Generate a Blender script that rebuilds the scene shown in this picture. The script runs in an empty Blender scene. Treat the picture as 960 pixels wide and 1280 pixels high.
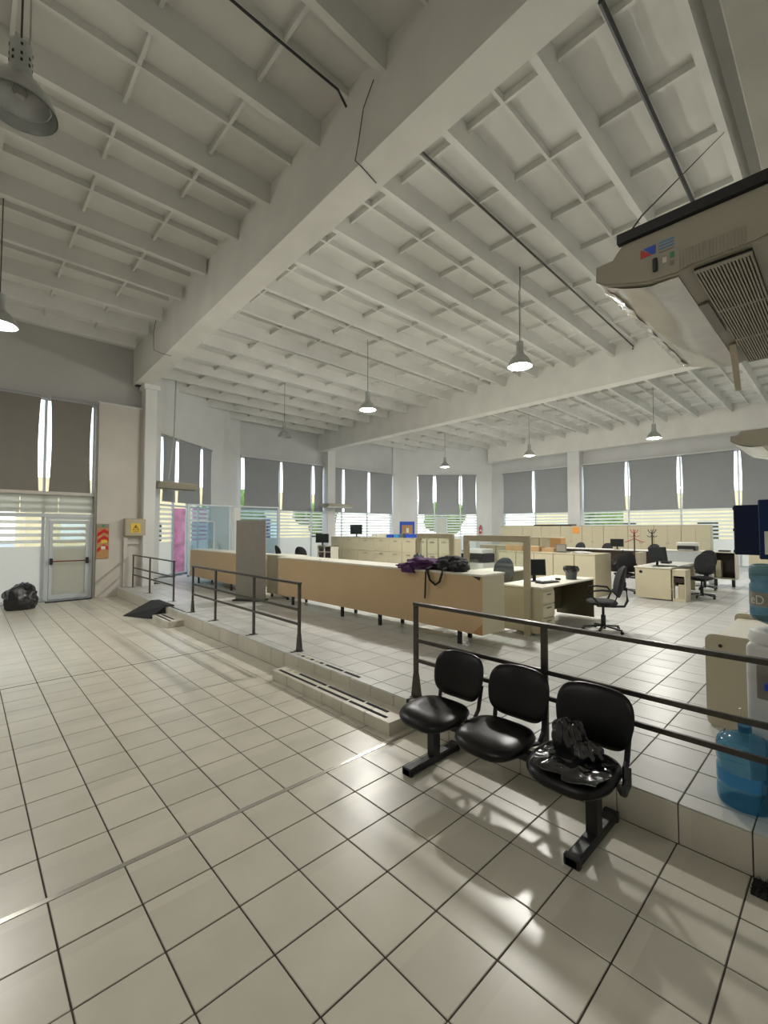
import bpy, bmesh, math, random
from mathutils import Vector, Matrix, noise
random.seed(7)
SC = bpy.context.scene
COL = SC.collection
PI = math.pi
R = math.radians

# ---------------------------------------------------------------- camera
CAMH = 1.8499
cam = bpy.data.cameras.new('camera')
cam.sensor_fit = 'HORIZONTAL'; cam.sensor_width = 36.0
cam.lens = 36.0 * 553.2 / 960.0
cam.clip_start = 0.02; cam.clip_end = 500
camo = bpy.data.objects.new('camera', cam); COL.objects.link(camo)
YAW, PITCH = .7595, .0379
fw = Vector((math.sin(YAW) * math.cos(PITCH), math.cos(YAW) * math.cos(PITCH), math.sin(PITCH)))
rt = Vector((math.cos(YAW), -math.sin(YAW), 0)); up = rt.cross(fw)
camo.matrix_world = Matrix(((rt.x, up.x, -fw.x, 0), (rt.y, up.y, -fw.y, 0), (rt.z, up.z, -fw.z, CAMH), (0, 0, 0, 1)))
SC.camera = camo
# ---------------------------------------------------------------- view and world
SC.view_settings.view_transform = 'Standard'
SC.view_settings.look = 'None'
SC.view_settings.gamma = 1.0
SC.view_settings.use_curve_mapping = False
SC.view_settings.exposure = 0.0
W = bpy.data.worlds.new('sky'); SC.world = W; W.use_nodes = True
nt = W.node_tree; nt.nodes.clear()
wo = nt.nodes.new('ShaderNodeOutputWorld'); bg = nt.nodes.new('ShaderNodeBackground')
tc = nt.nodes.new('ShaderNodeTexCoord'); sx = nt.nodes.new('ShaderNodeSeparateXYZ'); cr = nt.nodes.new('ShaderNodeValToRGB')
cr.color_ramp.elements[0].position = 0.0; cr.color_ramp.elements[0].color = (.90, .92, .92, 1)
cr.color_ramp.elements[1].position = .6; cr.color_ramp.elements[1].color = (.55, .68, .90, 1)
nt.links.new(tc.outputs['Generated'], sx.inputs[0]); nt.links.new(sx.outputs['Z'], cr.inputs[0])
nt.links.new(cr.outputs[0], bg.inputs['Color']); nt.links.new(bg.outputs[0], wo.inputs[0])
bg.inputs['Strength'].default_value = 4.0
LAMP_W = 235.0
LAMP_C = (1.0, .98, .925)

# ---------------------------------------------------------------- materials
def mat(name, col, rough=.5, metal=0.0, var=0.0, vscale=8.0, bump=0.0, bscale=60.0, emit=None, spec=.5, stretch=None, coat=0.0, alpha=None, trans=0.0, cell=None):
    m = bpy.data.materials.new(name); m.use_nodes = True
    n = m.node_tree.nodes; l = m.node_tree.links
    b = n['Principled BSDF']
    b.inputs['Base Color'].default_value = (*col, 1)
    b.inputs['Roughness'].default_value = rough
    b.inputs['Metallic'].default_value = metal
    b.inputs['Specular IOR Level'].default_value = spec
    b.inputs['Coat Weight'].default_value = coat
    if trans: b.inputs['Transmission Weight'].default_value = trans
    if alpha is not None: b.inputs['Alpha'].default_value = alpha
    if emit:
        b.inputs['Emission Color'].default_value = (*emit[0], 1); b.inputs['Emission Strength'].default_value = emit[1]
    co = n.new('ShaderNodeNewGeometry' if cell else 'ShaderNodeTexCoord')
    src = co.outputs['Position'] if cell else co.outputs['Object']
    if stretch:
        mp = n.new('ShaderNodeMapping'); mp.inputs['Scale'].default_value = stretch; l.new(src, mp.inputs[0]); src = mp.outputs[0]
    if var:
        nz = n.new('ShaderNodeTexNoise'); nz.inputs['Scale'].default_value = vscale; nz.inputs['Detail'].default_value = 4
        l.new(src, nz.inputs['Vector'])
        mr = n.new('ShaderNodeMapRange'); mr.inputs[1].default_value = .3; mr.inputs[2].default_value = .7
        mr.inputs[3].default_value = 1 - var; mr.inputs[4].default_value = 1 + var
        l.new(nz.outputs['Fac'], mr.inputs[0])
        fac = mr.outputs[0]
        if cell:
            # one slightly different tone per tile, from the tile's place in the grid
            sn = n.new('ShaderNodeVectorMath'); sn.operation = 'SUBTRACT'; l.new(co.outputs['Position'], sn.inputs[0]); sn.inputs[1].default_value = cell[0]
            dv = n.new('ShaderNodeVectorMath'); dv.operation = 'DIVIDE'; l.new(sn.outputs[0], dv.inputs[0]); dv.inputs[1].default_value = (cell[1], cell[1], 50)
            fl = n.new('ShaderNodeVectorMath'); fl.operation = 'FLOOR'; l.new(dv.outputs[0], fl.inputs[0])
            wn = n.new('ShaderNodeTexWhiteNoise'); wn.noise_dimensions = '3D'; l.new(fl.outputs[0], wn.inputs['Vector'])
            m2 = n.new('ShaderNodeMapRange'); m2.inputs[3].default_value = 1 - cell[2]; m2.inputs[4].default_value = 1 + cell[2] * .5
            l.new(wn.outputs['Value'], m2.inputs[0])
            mu = n.new('ShaderNodeMath'); mu.operation = 'MULTIPLY'; l.new(fac, mu.inputs[0]); l.new(m2.outputs[0], mu.inputs[1]); fac = mu.outputs[0]
        vm = n.new('ShaderNodeVectorMath'); vm.operation = 'SCALE'; vm.inputs[0].default_value = col
        l.new(fac, vm.inputs['Scale']); l.new(vm.outputs[0], b.inputs['Base Color'])
    if bump:
        nb = n.new('ShaderNodeTexNoise'); nb.inputs['Scale'].default_value = bscale; nb.inputs['Detail'].default_value = 5
        l.new(src, nb.inputs['Vector'])
        bp = n.new('ShaderNodeBump'); bp.inputs['Strength'].default_value = bump; bp.inputs['Distance'].default_value = .01
        l.new(nb.outputs['Fac'], bp.inputs['Height']); l.new(bp.outputs[0], b.inputs['Normal'])
    return m

M = {}
M['tile'] = mat('floor_tile', (.64, .60, .50), .29, var=.05, vscale=3.5, cell=((.3502, -.0000, 0), .34, .07), spec=.5)
M['tile_up'] = mat('platform_tile', (.55, .545, .515), .33, var=.07, vscale=5, cell=((3.2502, .065, 0), .34, .10), stretch=(1, .35, 1))
M['joint'] = mat('joint_metal', (.50, .48, .42), .22, metal=.5)
M['grout'] = mat('grout', (.065, .052, .042), .9, var=.2, vscale=20)
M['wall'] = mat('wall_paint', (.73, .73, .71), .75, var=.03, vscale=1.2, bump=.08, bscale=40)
M['wall_warm'] = mat('wall_paint_warm', (.58, .545, .485), .75, var=.05, vscale=1.5, bump=.08, bscale=40)
M['wall_grey_left'] = mat('wall_paint_grey_left', (.46, .45, .425), .8, var=.05, vscale=1.0, bump=.1, bscale=30)  # darker grey for the left and front-left walls
M['wall_grey'] = mat('wall_paint_grey', (.62, .62, .61), .8, var=.05, vscale=1.0, bump=.1, bscale=30)
M['concrete'] = mat('painted_concrete', (.74, .725, .665), .8, var=.06, vscale=1.4, bump=.15, bscale=25)
M['soffit_dark'] = mat('beam_paint_dark', (.36, .35, .30), .85, var=.08, vscale=1.5, bump=.15, bscale=25)  # darker tone than the other beams, for the near right one
M['ceil'] = mat('ceiling_paint', (.66, .655, .61), .85, var=.06, vscale=1.5, bump=.15, bscale=30)
M['beige'] = mat('beige_laminate', (.56, .505, .35), .45, var=.03, vscale=2)
M['beige_dark'] = mat('olive_edge', (.36, .32, .21), .5, var=.05)
M['tan'] = mat('tan_laminate', (.60, .425, .235), .42, var=.03, vscale=1.5)
M['cream'] = mat('cream_top', (.72, .69, .58), .35, var=.03)
M['frame_tan'] = mat('screen_frame', (.46, .40, .28), .5, var=.04)
M['brownpanel'] = mat('dark_modesty', (.085, .07, .035), .5, var=.1)
M['wengue'] = mat('dark_brown_laminate', (.035, .02, .014), .4, var=.2, vscale=12)
M['steel'] = mat('rail_steel', (.075, .068, .06), .33, metal=.55, var=.15, vscale=20)
M['black'] = mat('black_plastic', (.014, .014, .015), .45, var=.1)
M['leather'] = mat('black_leatherette', (.0035, .0032, .0032), .33, var=.1, bump=.05, bscale=300, spec=.35)
M['fabric_black'] = mat('black_fabric', (.016, .016, .018), .8, bump=.3, bscale=400, var=.2)
M['fabric_blue'] = mat('slate_fabric', (.035, .045, .055), .8, bump=.3, bscale=400, var=.2)
M['purple'] = mat('purple_cloth', (.06, .012, .075), .8, var=.4, vscale=14, bump=.4, bscale=60)
M['plasticbag'] = mat('black_plastic_bag', (.012, .012, .013), .25, var=.2, bump=.9, bscale=18, coat=.3)
M['clearblack'] = mat('thin_black_film', (.010, .010, .011), .13, bump=1.0, bscale=22, coat=.4)
M['greymetal'] = mat('grey_panel', (.27, .25, .21), .6, var=.05)
M['blind'] = mat('roller_blind_cloth', (.39, .40, .405), .9, var=.03, vscale=3)
def add_translucency(m, col, f):
    n = m.node_tree.nodes; l = m.node_tree.links
    t_ = n.new('ShaderNodeBsdfTranslucent'); t_.inputs[0].default_value = (*col, 1); x_ = n.new('ShaderNodeMixShader'); x_.inputs[0].default_value = f
    l.new(n['Principled BSDF'].outputs[0], x_.inputs[1]); l.new(t_.outputs[0], x_.inputs[2]); l.new(x_.outputs[0], n['Material Output'].inputs[0])
add_translucency(M['blind'], (.30, .31, .32), .14)
M['blind_left'] = mat('left_blind_cloth', (.225, .21, .18), .9, var=.03, vscale=3)  # darker, warmer cloth for the blinds of the left window wall
M['white'] = mat('white_plastic', (.72, .72, .70), .4, var=.03)
M['alu'] = mat('white_aluminium', (.62, .66, .68), .35, metal=.1, var=.03)
M['alu_raw'] = mat('lamp_aluminium', (.50, .51, .50), .38, metal=.75, var=.1)
M['ac_beige'] = mat('aged_plastic', (.38, .345, .265), .5, var=.05, vscale=3)
M['ac_white'] = mat('vinyl_sheet', (.74, .72, .65), .18, bump=.35, bscale=5, var=.08, vscale=4)
M['tape'] = mat('packing_tape', (.74, .66, .48), .12, bump=.7, bscale=22, coat=.8)
M['ac_dark'] = mat('ac_interior', (.02, .02, .018), .7)
M['cable'] = mat('black_conduit', (.03, .03, .032), .5)
M['navy'] = mat('navy_felt', (.004, .010, .045), .85, bump=.3, bscale=300)
M['navy2'] = mat('blue_felt', (.006, .022, .085), .85, bump=.3, bscale=300)
M['paper'] = mat('paper', (.75, .74, .66), .7)
M['orange'] = mat('orange_paper', (.85, .33, .06), .7)
M['cardboard'] = mat('cardboard', (.45, .29, .14), .8, var=.1)
M['red'] = mat('red_enamel', (.55, .02, .02), .3)
M['dark_red'] = mat('dark_red_bar', (.16, .02, .02), .4)
M['blue'] = mat('blue_plastic', (.02, .08, .5), .4)
M['cork'] = mat('cork', (.50, .28, .12), .9, var=.2, vscale=60)
M['yellow'] = mat('yellow_sticker', (.80, .55, .05), .5)
M['screen'] = mat('dark_screen', (.012, .018, .018), .2)
M['bin_grey'] = mat('bin_plastic', (.10, .12, .12), .45)
M['green'] = mat('green_label', (.05, .25, .10), .5)
M['rubber'] = mat('ribbed_rubber', (.018, .018, .02), .7, bump=.5, bscale=150)
M['strip'] = mat('grip_strip', (.012, .012, .012), .9, var=.5, vscale=25)
M['strip_worn'] = mat('worn_strip', (.42, .40, .22), .8, var=.3, vscale=40)
M['grass'] = mat('foliage', (.16, .26, .04), .8, var=.5, vscale=2)
M['bark'] = mat('bark', (.12, .08, .05), .9)
M['asphalt'] = mat('street_paving', (.34, .31, .27), .9, var=.15, vscale=.6)
M['facade'] = mat('facade_cream', (.80, .62, .34), .8, var=.1, vscale=.6)
M['facade2'] = mat('facade_pink', (.60, .28, .26), .8, var=.1, vscale=.5)
M['pink'] = mat('magenta_banner', (.72, .24, .40), .6, var=.4, vscale=3)
M['bulb'] = mat('glowing_lamp', (1, 1, 1), .5, emit=((1.0, .96, .86), 14.0))
M['bulb_off'] = mat('unlit_glass', (.35, .35, .33), .2)

def glassmat(name, tint, gloss=.06, film=None, z0=0, z1=3, solid=0, body=None):
    """clear pane (thin); film=(period, cover) horizontal frosted stripes between world heights, full frost below solid"""
    m = bpy.data.materials.new(name); m.use_nodes = True
    n = m.node_tree.nodes; l = m.node_tree.links; n.clear()
    out = n.new('ShaderNodeOutputMaterial')
    tr = n.new('ShaderNodeBsdfTransparent'); tr.inputs[0].default_value = (*tint, 1)
    gl = n.new('ShaderNodeBsdfGlossy'); gl.inputs['Roughness'].default_value = .03
    mx = n.new('ShaderNodeMixShader'); mx.inputs[0].default_value = gloss
    l.new(tr.outputs[0], mx.inputs[1]); l.new(gl.outputs[0], mx.inputs[2])
    last = mx.outputs[0]
    if film:
        geo = n.new('ShaderNodeNewGeometry'); s = n.new('ShaderNodeSeparateXYZ'); l.new(geo.outputs['Position'], s.inputs[0])
        d = n.new('ShaderNodeMath'); d.operation = 'DIVIDE'; l.new(s.outputs['Z'], d.inputs[0]); d.inputs[1].default_value = film[0]
        f = n.new('ShaderNodeMath'); f.operation = 'FRACT'; l.new(d.outputs[0], f.inputs[0])
        c = n.new('ShaderNodeMath'); c.operation = 'LESS_THAN'; l.new(f.outputs[0], c.inputs[0]); c.inputs[1].default_value = film[1]
        b = n.new('ShaderNodeMath'); b.operation = 'LESS_THAN'; l.new(s.outputs['Z'], b.inputs[0]); b.inputs[1].default_value = solid
        a = n.new('ShaderNodeMath'); a.operation = 'MAXIMUM'; l.new(c.outputs[0], a.inputs[0]); l.new(b.outputs[0], a.inputs[1])
        t2 = n.new('ShaderNodeMath'); t2.operation = 'LESS_THAN'; l.new(s.outputs['Z'], t2.inputs[0]); t2.inputs[1].default_value = z1
        a2 = n.new('ShaderNodeMath'); a2.operation = 'MULTIPLY'; l.new(a.outputs[0], a2.inputs[0]); l.new(t2.outputs[0], a2.inputs[1])
        a3 = n.new('ShaderNodeMath'); a3.operation = 'MULTIPLY'; l.new(a2.outputs[0], a3.inputs[0]); a3.inputs[1].default_value = .86
        df = n.new('ShaderNodeBsdfTranslucent'); df.inputs[0].default_value = (*(body or (.92, .88, .78)), 1)
        dd = n.new('ShaderNodeBsdfDiffuse'); dd.inputs[0].default_value = (.5, .52, .49, 1)
        m1 = n.new('ShaderNodeMixShader'); m1.inputs[0].default_value = .45
        l.new(df.outputs[0], m1.inputs[1]); l.new(dd.outputs[0], m1.inputs[2])
        m2 = n.new('ShaderNodeMixShader'); l.new(a3.outputs[0], m2.inputs[0]); l.new(last, m2.inputs[1]); l.new(m1.outputs[0], m2.inputs[2])
        last = m2.outputs[0]
    l.new(last, out.inputs[0])
    return m
M['glass'] = glassmat('clear_glass', (.93, .96, .95))
M['film'] = glassmat('frosted_stripe_glass', (.93, .96, .94), film=(.165, .52), z1=2.72, solid=1.32)
M['film_full'] = glassmat('frosted_glass', (.9, .93, .9), film=(1, 2), z1=9, solid=9)
M['tintglass'] = glassmat('tinted_glass', (.80, .90, .95), gloss=.12)
def bottlemat(name, tint, depth):
    m = bpy.data.materials.new(name); m.use_nodes = True
    n = m.node_tree.nodes; l = m.node_tree.links; n.clear()
    out = n.new('ShaderNodeOutputMaterial')
    tr = n.new('ShaderNodeBsdfTransparent'); tr.inputs[0].default_value = (*tint, 1)
    df = n.new('ShaderNodeBsdfPrincipled'); df.inputs['Base Color'].default_value = (*depth, 1); df.inputs['Roughness'].default_value = .12
    nz = n.new('ShaderNodeTexNoise'); nz.inputs['Scale'].default_value = 14
    bp = n.new('ShaderNodeBump'); bp.inputs['Strength'].default_value = .25; l.new(nz.outputs[0], bp.inputs['Height']); l.new(bp.outputs[0], df.inputs['Normal'])
    mx = n.new('ShaderNodeMixShader'); mx.inputs[0].default_value = .42
    l.new(tr.outputs[0], mx.inputs[1]); l.new(df.outputs[0], mx.inputs[2]); l.new(mx.outputs[0], out.inputs[0])
    return m
M['bottle'] = bottlemat('blue_bottle_plastic', (.42, .60, .70), (.07, .15, .20))
M['bottle2'] = bottlemat('deep_blue_bottle_plastic', (.50, .78, .93), (.05, .20, .34))

# ---------------------------------------------------------------- mesh building
class MB:
    def __init__(s): s.bm = bmesh.new()
    def box(s, x0, x1, y0, y1, z0, z1, bev=0, seg=1):
        r = bmesh.ops.create_cube(s.bm, size=1.0, matrix=Matrix.Translation(((x0+x1)/2, (y0+y1)/2, (z0+z1)/2)) @ Matrix.Diagonal((abs(x1-x0), abs(y1-y0), abs(z1-z0), 1)))
        if bev:
            vs = set(r['verts']); es = [e for e in s.bm.edges if e.verts[0] in vs and e.verts[1] in vs]
            bmesh.ops.bevel(s.bm, geom=es, offset=bev, segments=seg, affect='EDGES', profile=.5)
        return s
    def obox(s, c, sz, rot, bev=0):
        """box of size sz centred at c, rotated by matrix/euler rot"""
        m = Matrix.Translation(c) @ (rot if isinstance(rot, Matrix) else Matrix.Rotation(rot, 4, 'Z')) @ Matrix.Diagonal((*sz, 1))
        r = bmesh.ops.create_cube(s.bm, size=1.0, matrix=m)
        if bev:
            vs = set(r['verts']); es = [e for e in s.bm.edges if e.verts[0] in vs and e.verts[1] in vs]
            bmesh.ops.bevel(s.bm, geom=es, offset=bev, segments=1, affect='EDGES', profile=.5)
        return s
    def tube(s, pts, r, n=8, caps=True, flat=None):
        pts = [Vector(p) for p in pts]; rings = []
        for i, p in enumerate(pts):
            a = pts[max(0, i-1)]; b = pts[min(len(pts)-1, i+1)]
            t = (b-a).normalized(); u = t.cross(Vector((0, 0, 1)))
            if u.length < .05: u = t.cross(Vector((0, 1, 0)))
            u.normalize(); v = t.cross(u).normalized()
            rr = r[i] if isinstance(r, (list, tuple)) else r
            f = flat or 1
            rings.append([s.bm.verts.new(p + u*math.cos(2*PI*k/n)*rr*f + v*math.sin(2*PI*k/n)*rr) for k in range(n)])
        for A, B in zip(rings, rings[1:]):
            for k in range(n): s.bm.faces.new((A[k], A[(k+1) % n], B[(k+1) % n], B[k]))
        if caps: s.bm.faces.new(rings[0][::-1]); s.bm.faces.new(rings[-1])
        return s
    def bar(s, a, b, w, h, bev=0):
        a = Vector(a); b = Vector(b); d = b-a; L = d.length; t = d.normalized()
        u = t.cross(Vector((0, 0, 1)))
        if u.length < .02: u = Vector((1, 0, 0))
        u.normalize(); v = u.cross(t)
        m = Matrix(((u.x, t.x, v.x, (a.x+b.x)/2), (u.y, t.y, v.y, (a.y+b.y)/2), (u.z, t.z, v.z, (a.z+b.z)/2), (0, 0, 0, 1)))
        return s.obox((0, 0, 0), (1, 1, 1), m @ Matrix.Diagonal((w, L, h, 1)), 0) if not bev else s._bb(m, (w, L, h), bev)
    def _bb(s, m, sz, bev):
        r = bmesh.ops.create_cube(s.bm, size=1.0, matrix=m @ Matrix.Diagonal((*sz, 1)))
        vs = set(r['verts']); es = [e for e in s.bm.edges if e.verts[0] in vs and e.verts[1] in vs]
        bmesh.ops.bevel(s.bm, geom=es, offset=bev, segments=1, affect='EDGES', profile=.5); return s
    def lathe(s, prof, n=24, c=(0, 0, 0)):
        rings = []
        for r, z in prof:
            if r < 1e-5: rings.append([s.bm.verts.new((c[0], c[1], c[2]+z))])
            else: rings.append([s.bm.verts.new((c[0]+r*math.cos(2*PI*k/n), c[1]+r*math.sin(2*PI*k/n), c[2]+z)) for k in range(n)])
        for A, B in zip(rings, rings[1:]):
            for k in range(n):
                k2 = (k+1) % n
                if len(A) == 1 and len(B) == 1: continue
                if len(A) == 1: s.bm.faces.new((A[0], B[k2], B[k]))
                elif len(B) == 1: s.bm.faces.new((A[k], A[k2], B[0]))
                else: s.bm.faces.new((A[k], A[k2], B[k2], B[k]))
        return s
    def prism(s, poly, axis, a, b):
        """extrude 2-D polygon along axis 'x','y','z' from a to b"""
        def P(p, t): return {'x': (t, p[0], p[1]), 'y': (p[0], t, p[1]), 'z': (p[0], p[1], t)}[axis]
        A = [s.bm.verts.new(P(p, a)) for p in poly]; B = [s.bm.verts.new(P(p, b)) for p in poly]
        n = len(poly); s.bm.faces.new(A); s.bm.faces.new(B[::-1])
        for k in range(n): s.bm.faces.new((A[k], B[k], B[(k+1) % n], A[(k+1) % n]))
        return s
    def grid(s, fn, nu, nv):
        V = [[s.bm.verts.new(fn(i/nu, j/nv)) for j in range(nv+1)] for i in range(nu+1)]
        for i in range(nu):
            for j in range(nv): s.bm.faces.new((V[i][j], V[i+1][j], V[i+1][j+1], V[i][j+1]))
        return s
    def blob(s, c, r, f=None, sub=3):
        """icosphere of radii r, displaced by f(unit direction) -> factor"""
        q = bmesh.ops.create_icosphere(s.bm, subdivisions=sub, radius=1.0)
        for v in q['verts']:
            d = v.co.normalized(); k = f(d) if f else 1
            v.co = Vector((c[0]+d.x*r[0]*k, c[1]+d.y*r[1]*k, c[2]+d.z*r[2]*k))
        return s
    def xf(s, m): bmesh.ops.transform(s.bm, matrix=m, verts=s.bm.verts); return s
    def mesh(s, name, m, smooth=False, ang=35):
        bmesh.ops.recalc_face_normals(s.bm, faces=s.bm.faces)
        me = bpy.data.meshes.new(name); s.bm.to_mesh(me); s.bm.free()
        me.materials.append(M[m] if isinstance(m, str) else m)
        if smooth:
            me.polygons.foreach_set('use_smooth', [True]*len(me.polygons))
            me.set_sharp_from_angle(angle=R(ang))
        return me
    def build(s, name, m, parent=None, smooth=False, loc=None, rotz=0, ang=35, **kw):
        o = bpy.data.objects.new(name, s.mesh(name, m, smooth, ang)); COL.objects.link(o)
        if parent: o.parent = parent
        if loc: o.location = loc
        if rotz: o.rotation_euler.z = rotz
        for k, v in kw.items(): o[k] = v
        return o
def B(*a, **k): return MB().box(*a, **k)
def tag(o, label, cat, group=None):
    o['label'] = label; o['category'] = cat
    if group: o['group'] = group
    return o
def thing(name, label, cat, loc=(0, 0, 0), rz=0, group=None):
    o = bpy.data.objects.new(name, None); COL.objects.link(o); o.empty_display_size = .1
    o.location = loc; o.rotation_euler.z = rz
    return tag(o, label, cat, group)
def struct_empty(name, loc=(0, 0, 0), rz=0):
    o = bpy.data.objects.new(name, None); COL.objects.link(o); o.location = loc; o.rotation_euler.z = rz; o['kind'] = 'structure'
    return o
def struct(name, mb, m, **k):
    o = mb.build(name, m, **k); o['kind'] = 'structure'; return o
def inst(me, name, parent, loc, rz=0):
    o = bpy.data.objects.new(name, me); COL.objects.link(o); o.parent = parent; o.location = loc; o.rotation_euler.z = rz; return o
def dup(root, loc, rz, label, group=None):
    r = root.copy(); COL.objects.link(r); r.location = loc; r.rotation_euler.z = rz; r['label'] = label
    if group: r['group'] = group
    def rec(a, b):
        for ch in list(a.children):
            if ch.name.startswith('~'): continue
            c = ch.copy(); COL.objects.link(c); c.parent = b; rec(ch, c)
    rec(root, r)
    return r

T = .34           # floor tile pitch
S = .232          # platform height
XP = 3.095        # platform edge
YS = -.35         # wall behind the camera
# ---------------------------------------------------------------- floors
floor = struct('floor', B(-7.2, XP, YS-.2, 14.4, -.12, -.004), 'grout')
plat = struct('platform', MB().prism([(XP+.012, YS-.2), (24.2, YS-.2), (24.2, 15.6), (19.9, 19.8), (9.2, 19.8), (7.8, 18.6), (3.9, 15.4), (3.9, 14.2), (XP+.012, 14.2)], 'z', -.12, S-.004), 'grout')
def tile_mesh(w, l, t=.008, g=.0075, mt='tile'):
    return B(-w/2+g/2, w/2-g/2, -l/2+g/2, l/2-g/2, -t, 0, bev=.0025).mesh('tile', mt)
def xline(i): return (1.0298 + i)*T
def yline(j): return (9.374 - j - (.1557 if j >= 1 else 0))*T
me_t = tile_mesh(T, T); stuff = MB(); n_parts = 0; cand = []
cols = [(xline(i), xline(i+1)) for i in range(-24, 7)] + [(xline(7), XP)]
rows = [(yline(j), yline(j-1)) if j != 1 else (yline(1), yline(0)) for j in range(-31, 10)]
def in_view(x, y, z=0):
    d = Vector((x, y, z - CAMH)); zz = d.dot(fw)
    if zz < .2: return None
    px = 480 + 553.2*d.dot(rt)/zz; py = 640 - 553.2*d.dot(up)/zz
    return (px, py) if -25 < px < 985 and py < 1310 else None
for (x0, x1) in cols:
    for (y0, y1) in rows:
        y1 = min(y1, 14.3)
        if y1 - y0 < .03 or x1 < -7.0: continue
        cand.append((x0, x1, y0, y1))
vis = sorted([c for c in cand if in_view((c[0]+c[1])/2, (c[2]+c[3])/2)], key=lambda c: math.hypot((c[0]+c[1])/2, (c[2]+c[3])/2))
near = set(vis[:300])
for c in cand:
    x0, x1, y0, y1 = c; cx, cy = (x0+x1)/2, (y0+y1)/2
    if c in near:
        sq = abs(x1-x0-T) < .002 and abs(y1-y0-T) < .002
        o = inst(me_t if sq else tile_mesh(x1-x0, y1-y0), 'tile', floor, (cx, cy, random.uniform(-.0004, .0004)))
    else: stuff.box(x0+.0037, x1-.0037, y0+.0037, y1-.0037, -.008, 0)
stuff.build('floor_tiles', 'tile', floor, kind='stuff')
B(-7, XP-.02, yline(1)-.004, yline(1)+.028, -.004, .0025).build('joint_strip', 'joint', floor)
B(-7, XP-.02, 6.775, 6.79, -.004, .0015).build('expansion_joint', 'grout', floor)
# platform tiles
me_p = tile_mesh(T, T, mt='tile_up'); stuff = MB(); cand = []
YO = .745
xs = [XP, 3.25] + [3.25 + T*k for k in range(1, 62)]
for i in range(len(xs)-1):
    for k in range(-4, 57):
        y0 = YO + T*k; y1 = y0 + T
        x0, x1 = xs[i], xs[i+1]
        if y0 < YS-.1 or y1 > 19.65: continue
        if x0 < 4.0 and y1 > 14.1: continue
        if x0 > 3.9 and y1 > 15.2 + (x0-3.9)*.78 and x0 < 9.3: continue
        if x1 + y1 > 39.5: continue
        cand.append((x0, x1, y0, y1))
vis = sorted([c for c in cand if in_view((c[0]+c[1])/2, (c[2]+c[3])/2, S)], key=lambda c: math.hypot((c[0]+c[1])/2, (c[2]+c[3])/2))
near = set(vis[:250])
me_e = tile_mesh(.155, T, mt='tile_up')
for c in cand:
    x0, x1, y0, y1 = c; cx, cy = (x0+x1)/2, (y0+y1)/2
    if c in near: inst(me_e if x1-x0 < .2 else me_p, 'tile', plat, (cx, cy, S + random.uniform(-.0004, .0004)))
    else: stuff.box(x0+.0037, x1-.0037, y0+.0037, y1-.0037, S-.008, S)
stuff.build('platform_tiles', 'tile_up', plat, kind='stuff')
me_r = B(-.012, 0, -T/2+.003, T/2-.003, 0, S-.009, bev=.002).mesh('tile', 'tile')
for k in range(-3, 39): inst(me_r, 'tile', plat, (XP+.012, YO + T*k + T/2, 0))
# low tiled steps in front of the platform edge
def step(label, x0, y0, y1, npc):
    t = thing('tiled_step', label, 'step', (0, 0, 0))
    h = S/2
    B(x0+.012, XP-.001, y0+.012, y1-.012, .001, h-.004).build('step_core', 'grout', t)
    w = (y1-y0)/npc
    mt = B(-(XP-x0)/2, (XP-x0)/2, -w/2+.0025, w/2-.0025, -.01, 0, bev=.002).mesh('tile', 'tile')
    mr = B(-.012, 0, -w/2+.003, w/2-.003, 0, h-.011, bev=.002).mesh('tile', 'tile')
    for k in range(npc):
        inst(mt, 'tile', t, ((XP+x0)/2, y0+w*(k+.5), h)); inst(mr, 'tile', t, (x0+.012, y0+w*(k+.5), .001))
    for y, s in ((y0, 1), (y1, -1)): B(x0+.012, XP-.001, min(y, y+s*.012), max(y, y+s*.012), .001, h-.011).build('tile', 'tile', t)
    return t
st1 = step('long low tiled step in front of the gap beside the bench', 2.80, 2.88, 4.95, 6)
st2 = step('short low tiled step beside the black ramp', 2.80, 8.78, 9.72, 3)
def strips(parent, segs, z, name='grip_strip'):
    for (x, y0, y1, w, m) in segs: B(x-w/2, x+w/2, y0, y1, z, z+.003).build(name, m, parent)
hz = S/2
strips(st1, [(2.865, 4.10, 4.88, .035, 'strip'), (2.865, 3.55, 4.07, .035, 'strip'), (2.865, 2.98, 3.52, .035, 'strip'),
             (2.96, 4.62, 4.70, .035, 'strip_worn'), (2.96, 4.74, 4.79, .035, 'strip_worn'), (2.96, 4.04, 4.58, .035, 'strip'), (2.96, 3.40, 4.0, .035, 'strip'), (2.96, 3.06, 3.37, .035, 'strip')], hz)
strips(st2, [(2.865, 8.84, 9.66, .035, 'strip'), (2.96, 8.95, 9.66, .035, 'strip')], hz)
gs = thing('grip_strips', 'worn black grip strip pieces on the platform edge above the long step', 'grip strip', (0, 0, 0))
strips(gs, [(3.17, y, y+.06, .035, 'strip' if k % 2 else 'strip_worn') for k, y in enumerate([4.9, 4.80, 4.70, 4.6, 4.5, 4.4])] + [(3.17, 4.02, 4.34, .035, 'strip'), (3.17, 3.72, 3.98, .035, 'strip')], S+.001, 'strip_piece')
gs2 = thing('grip_strips', 'straight black grip strip on the platform edge above the short step', 'grip strip', (0, 0, 0))
strips(gs2, [(3.17, 8.95, 9.75, .03, 'strip')], S+.001, 'strip_piece')

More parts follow.
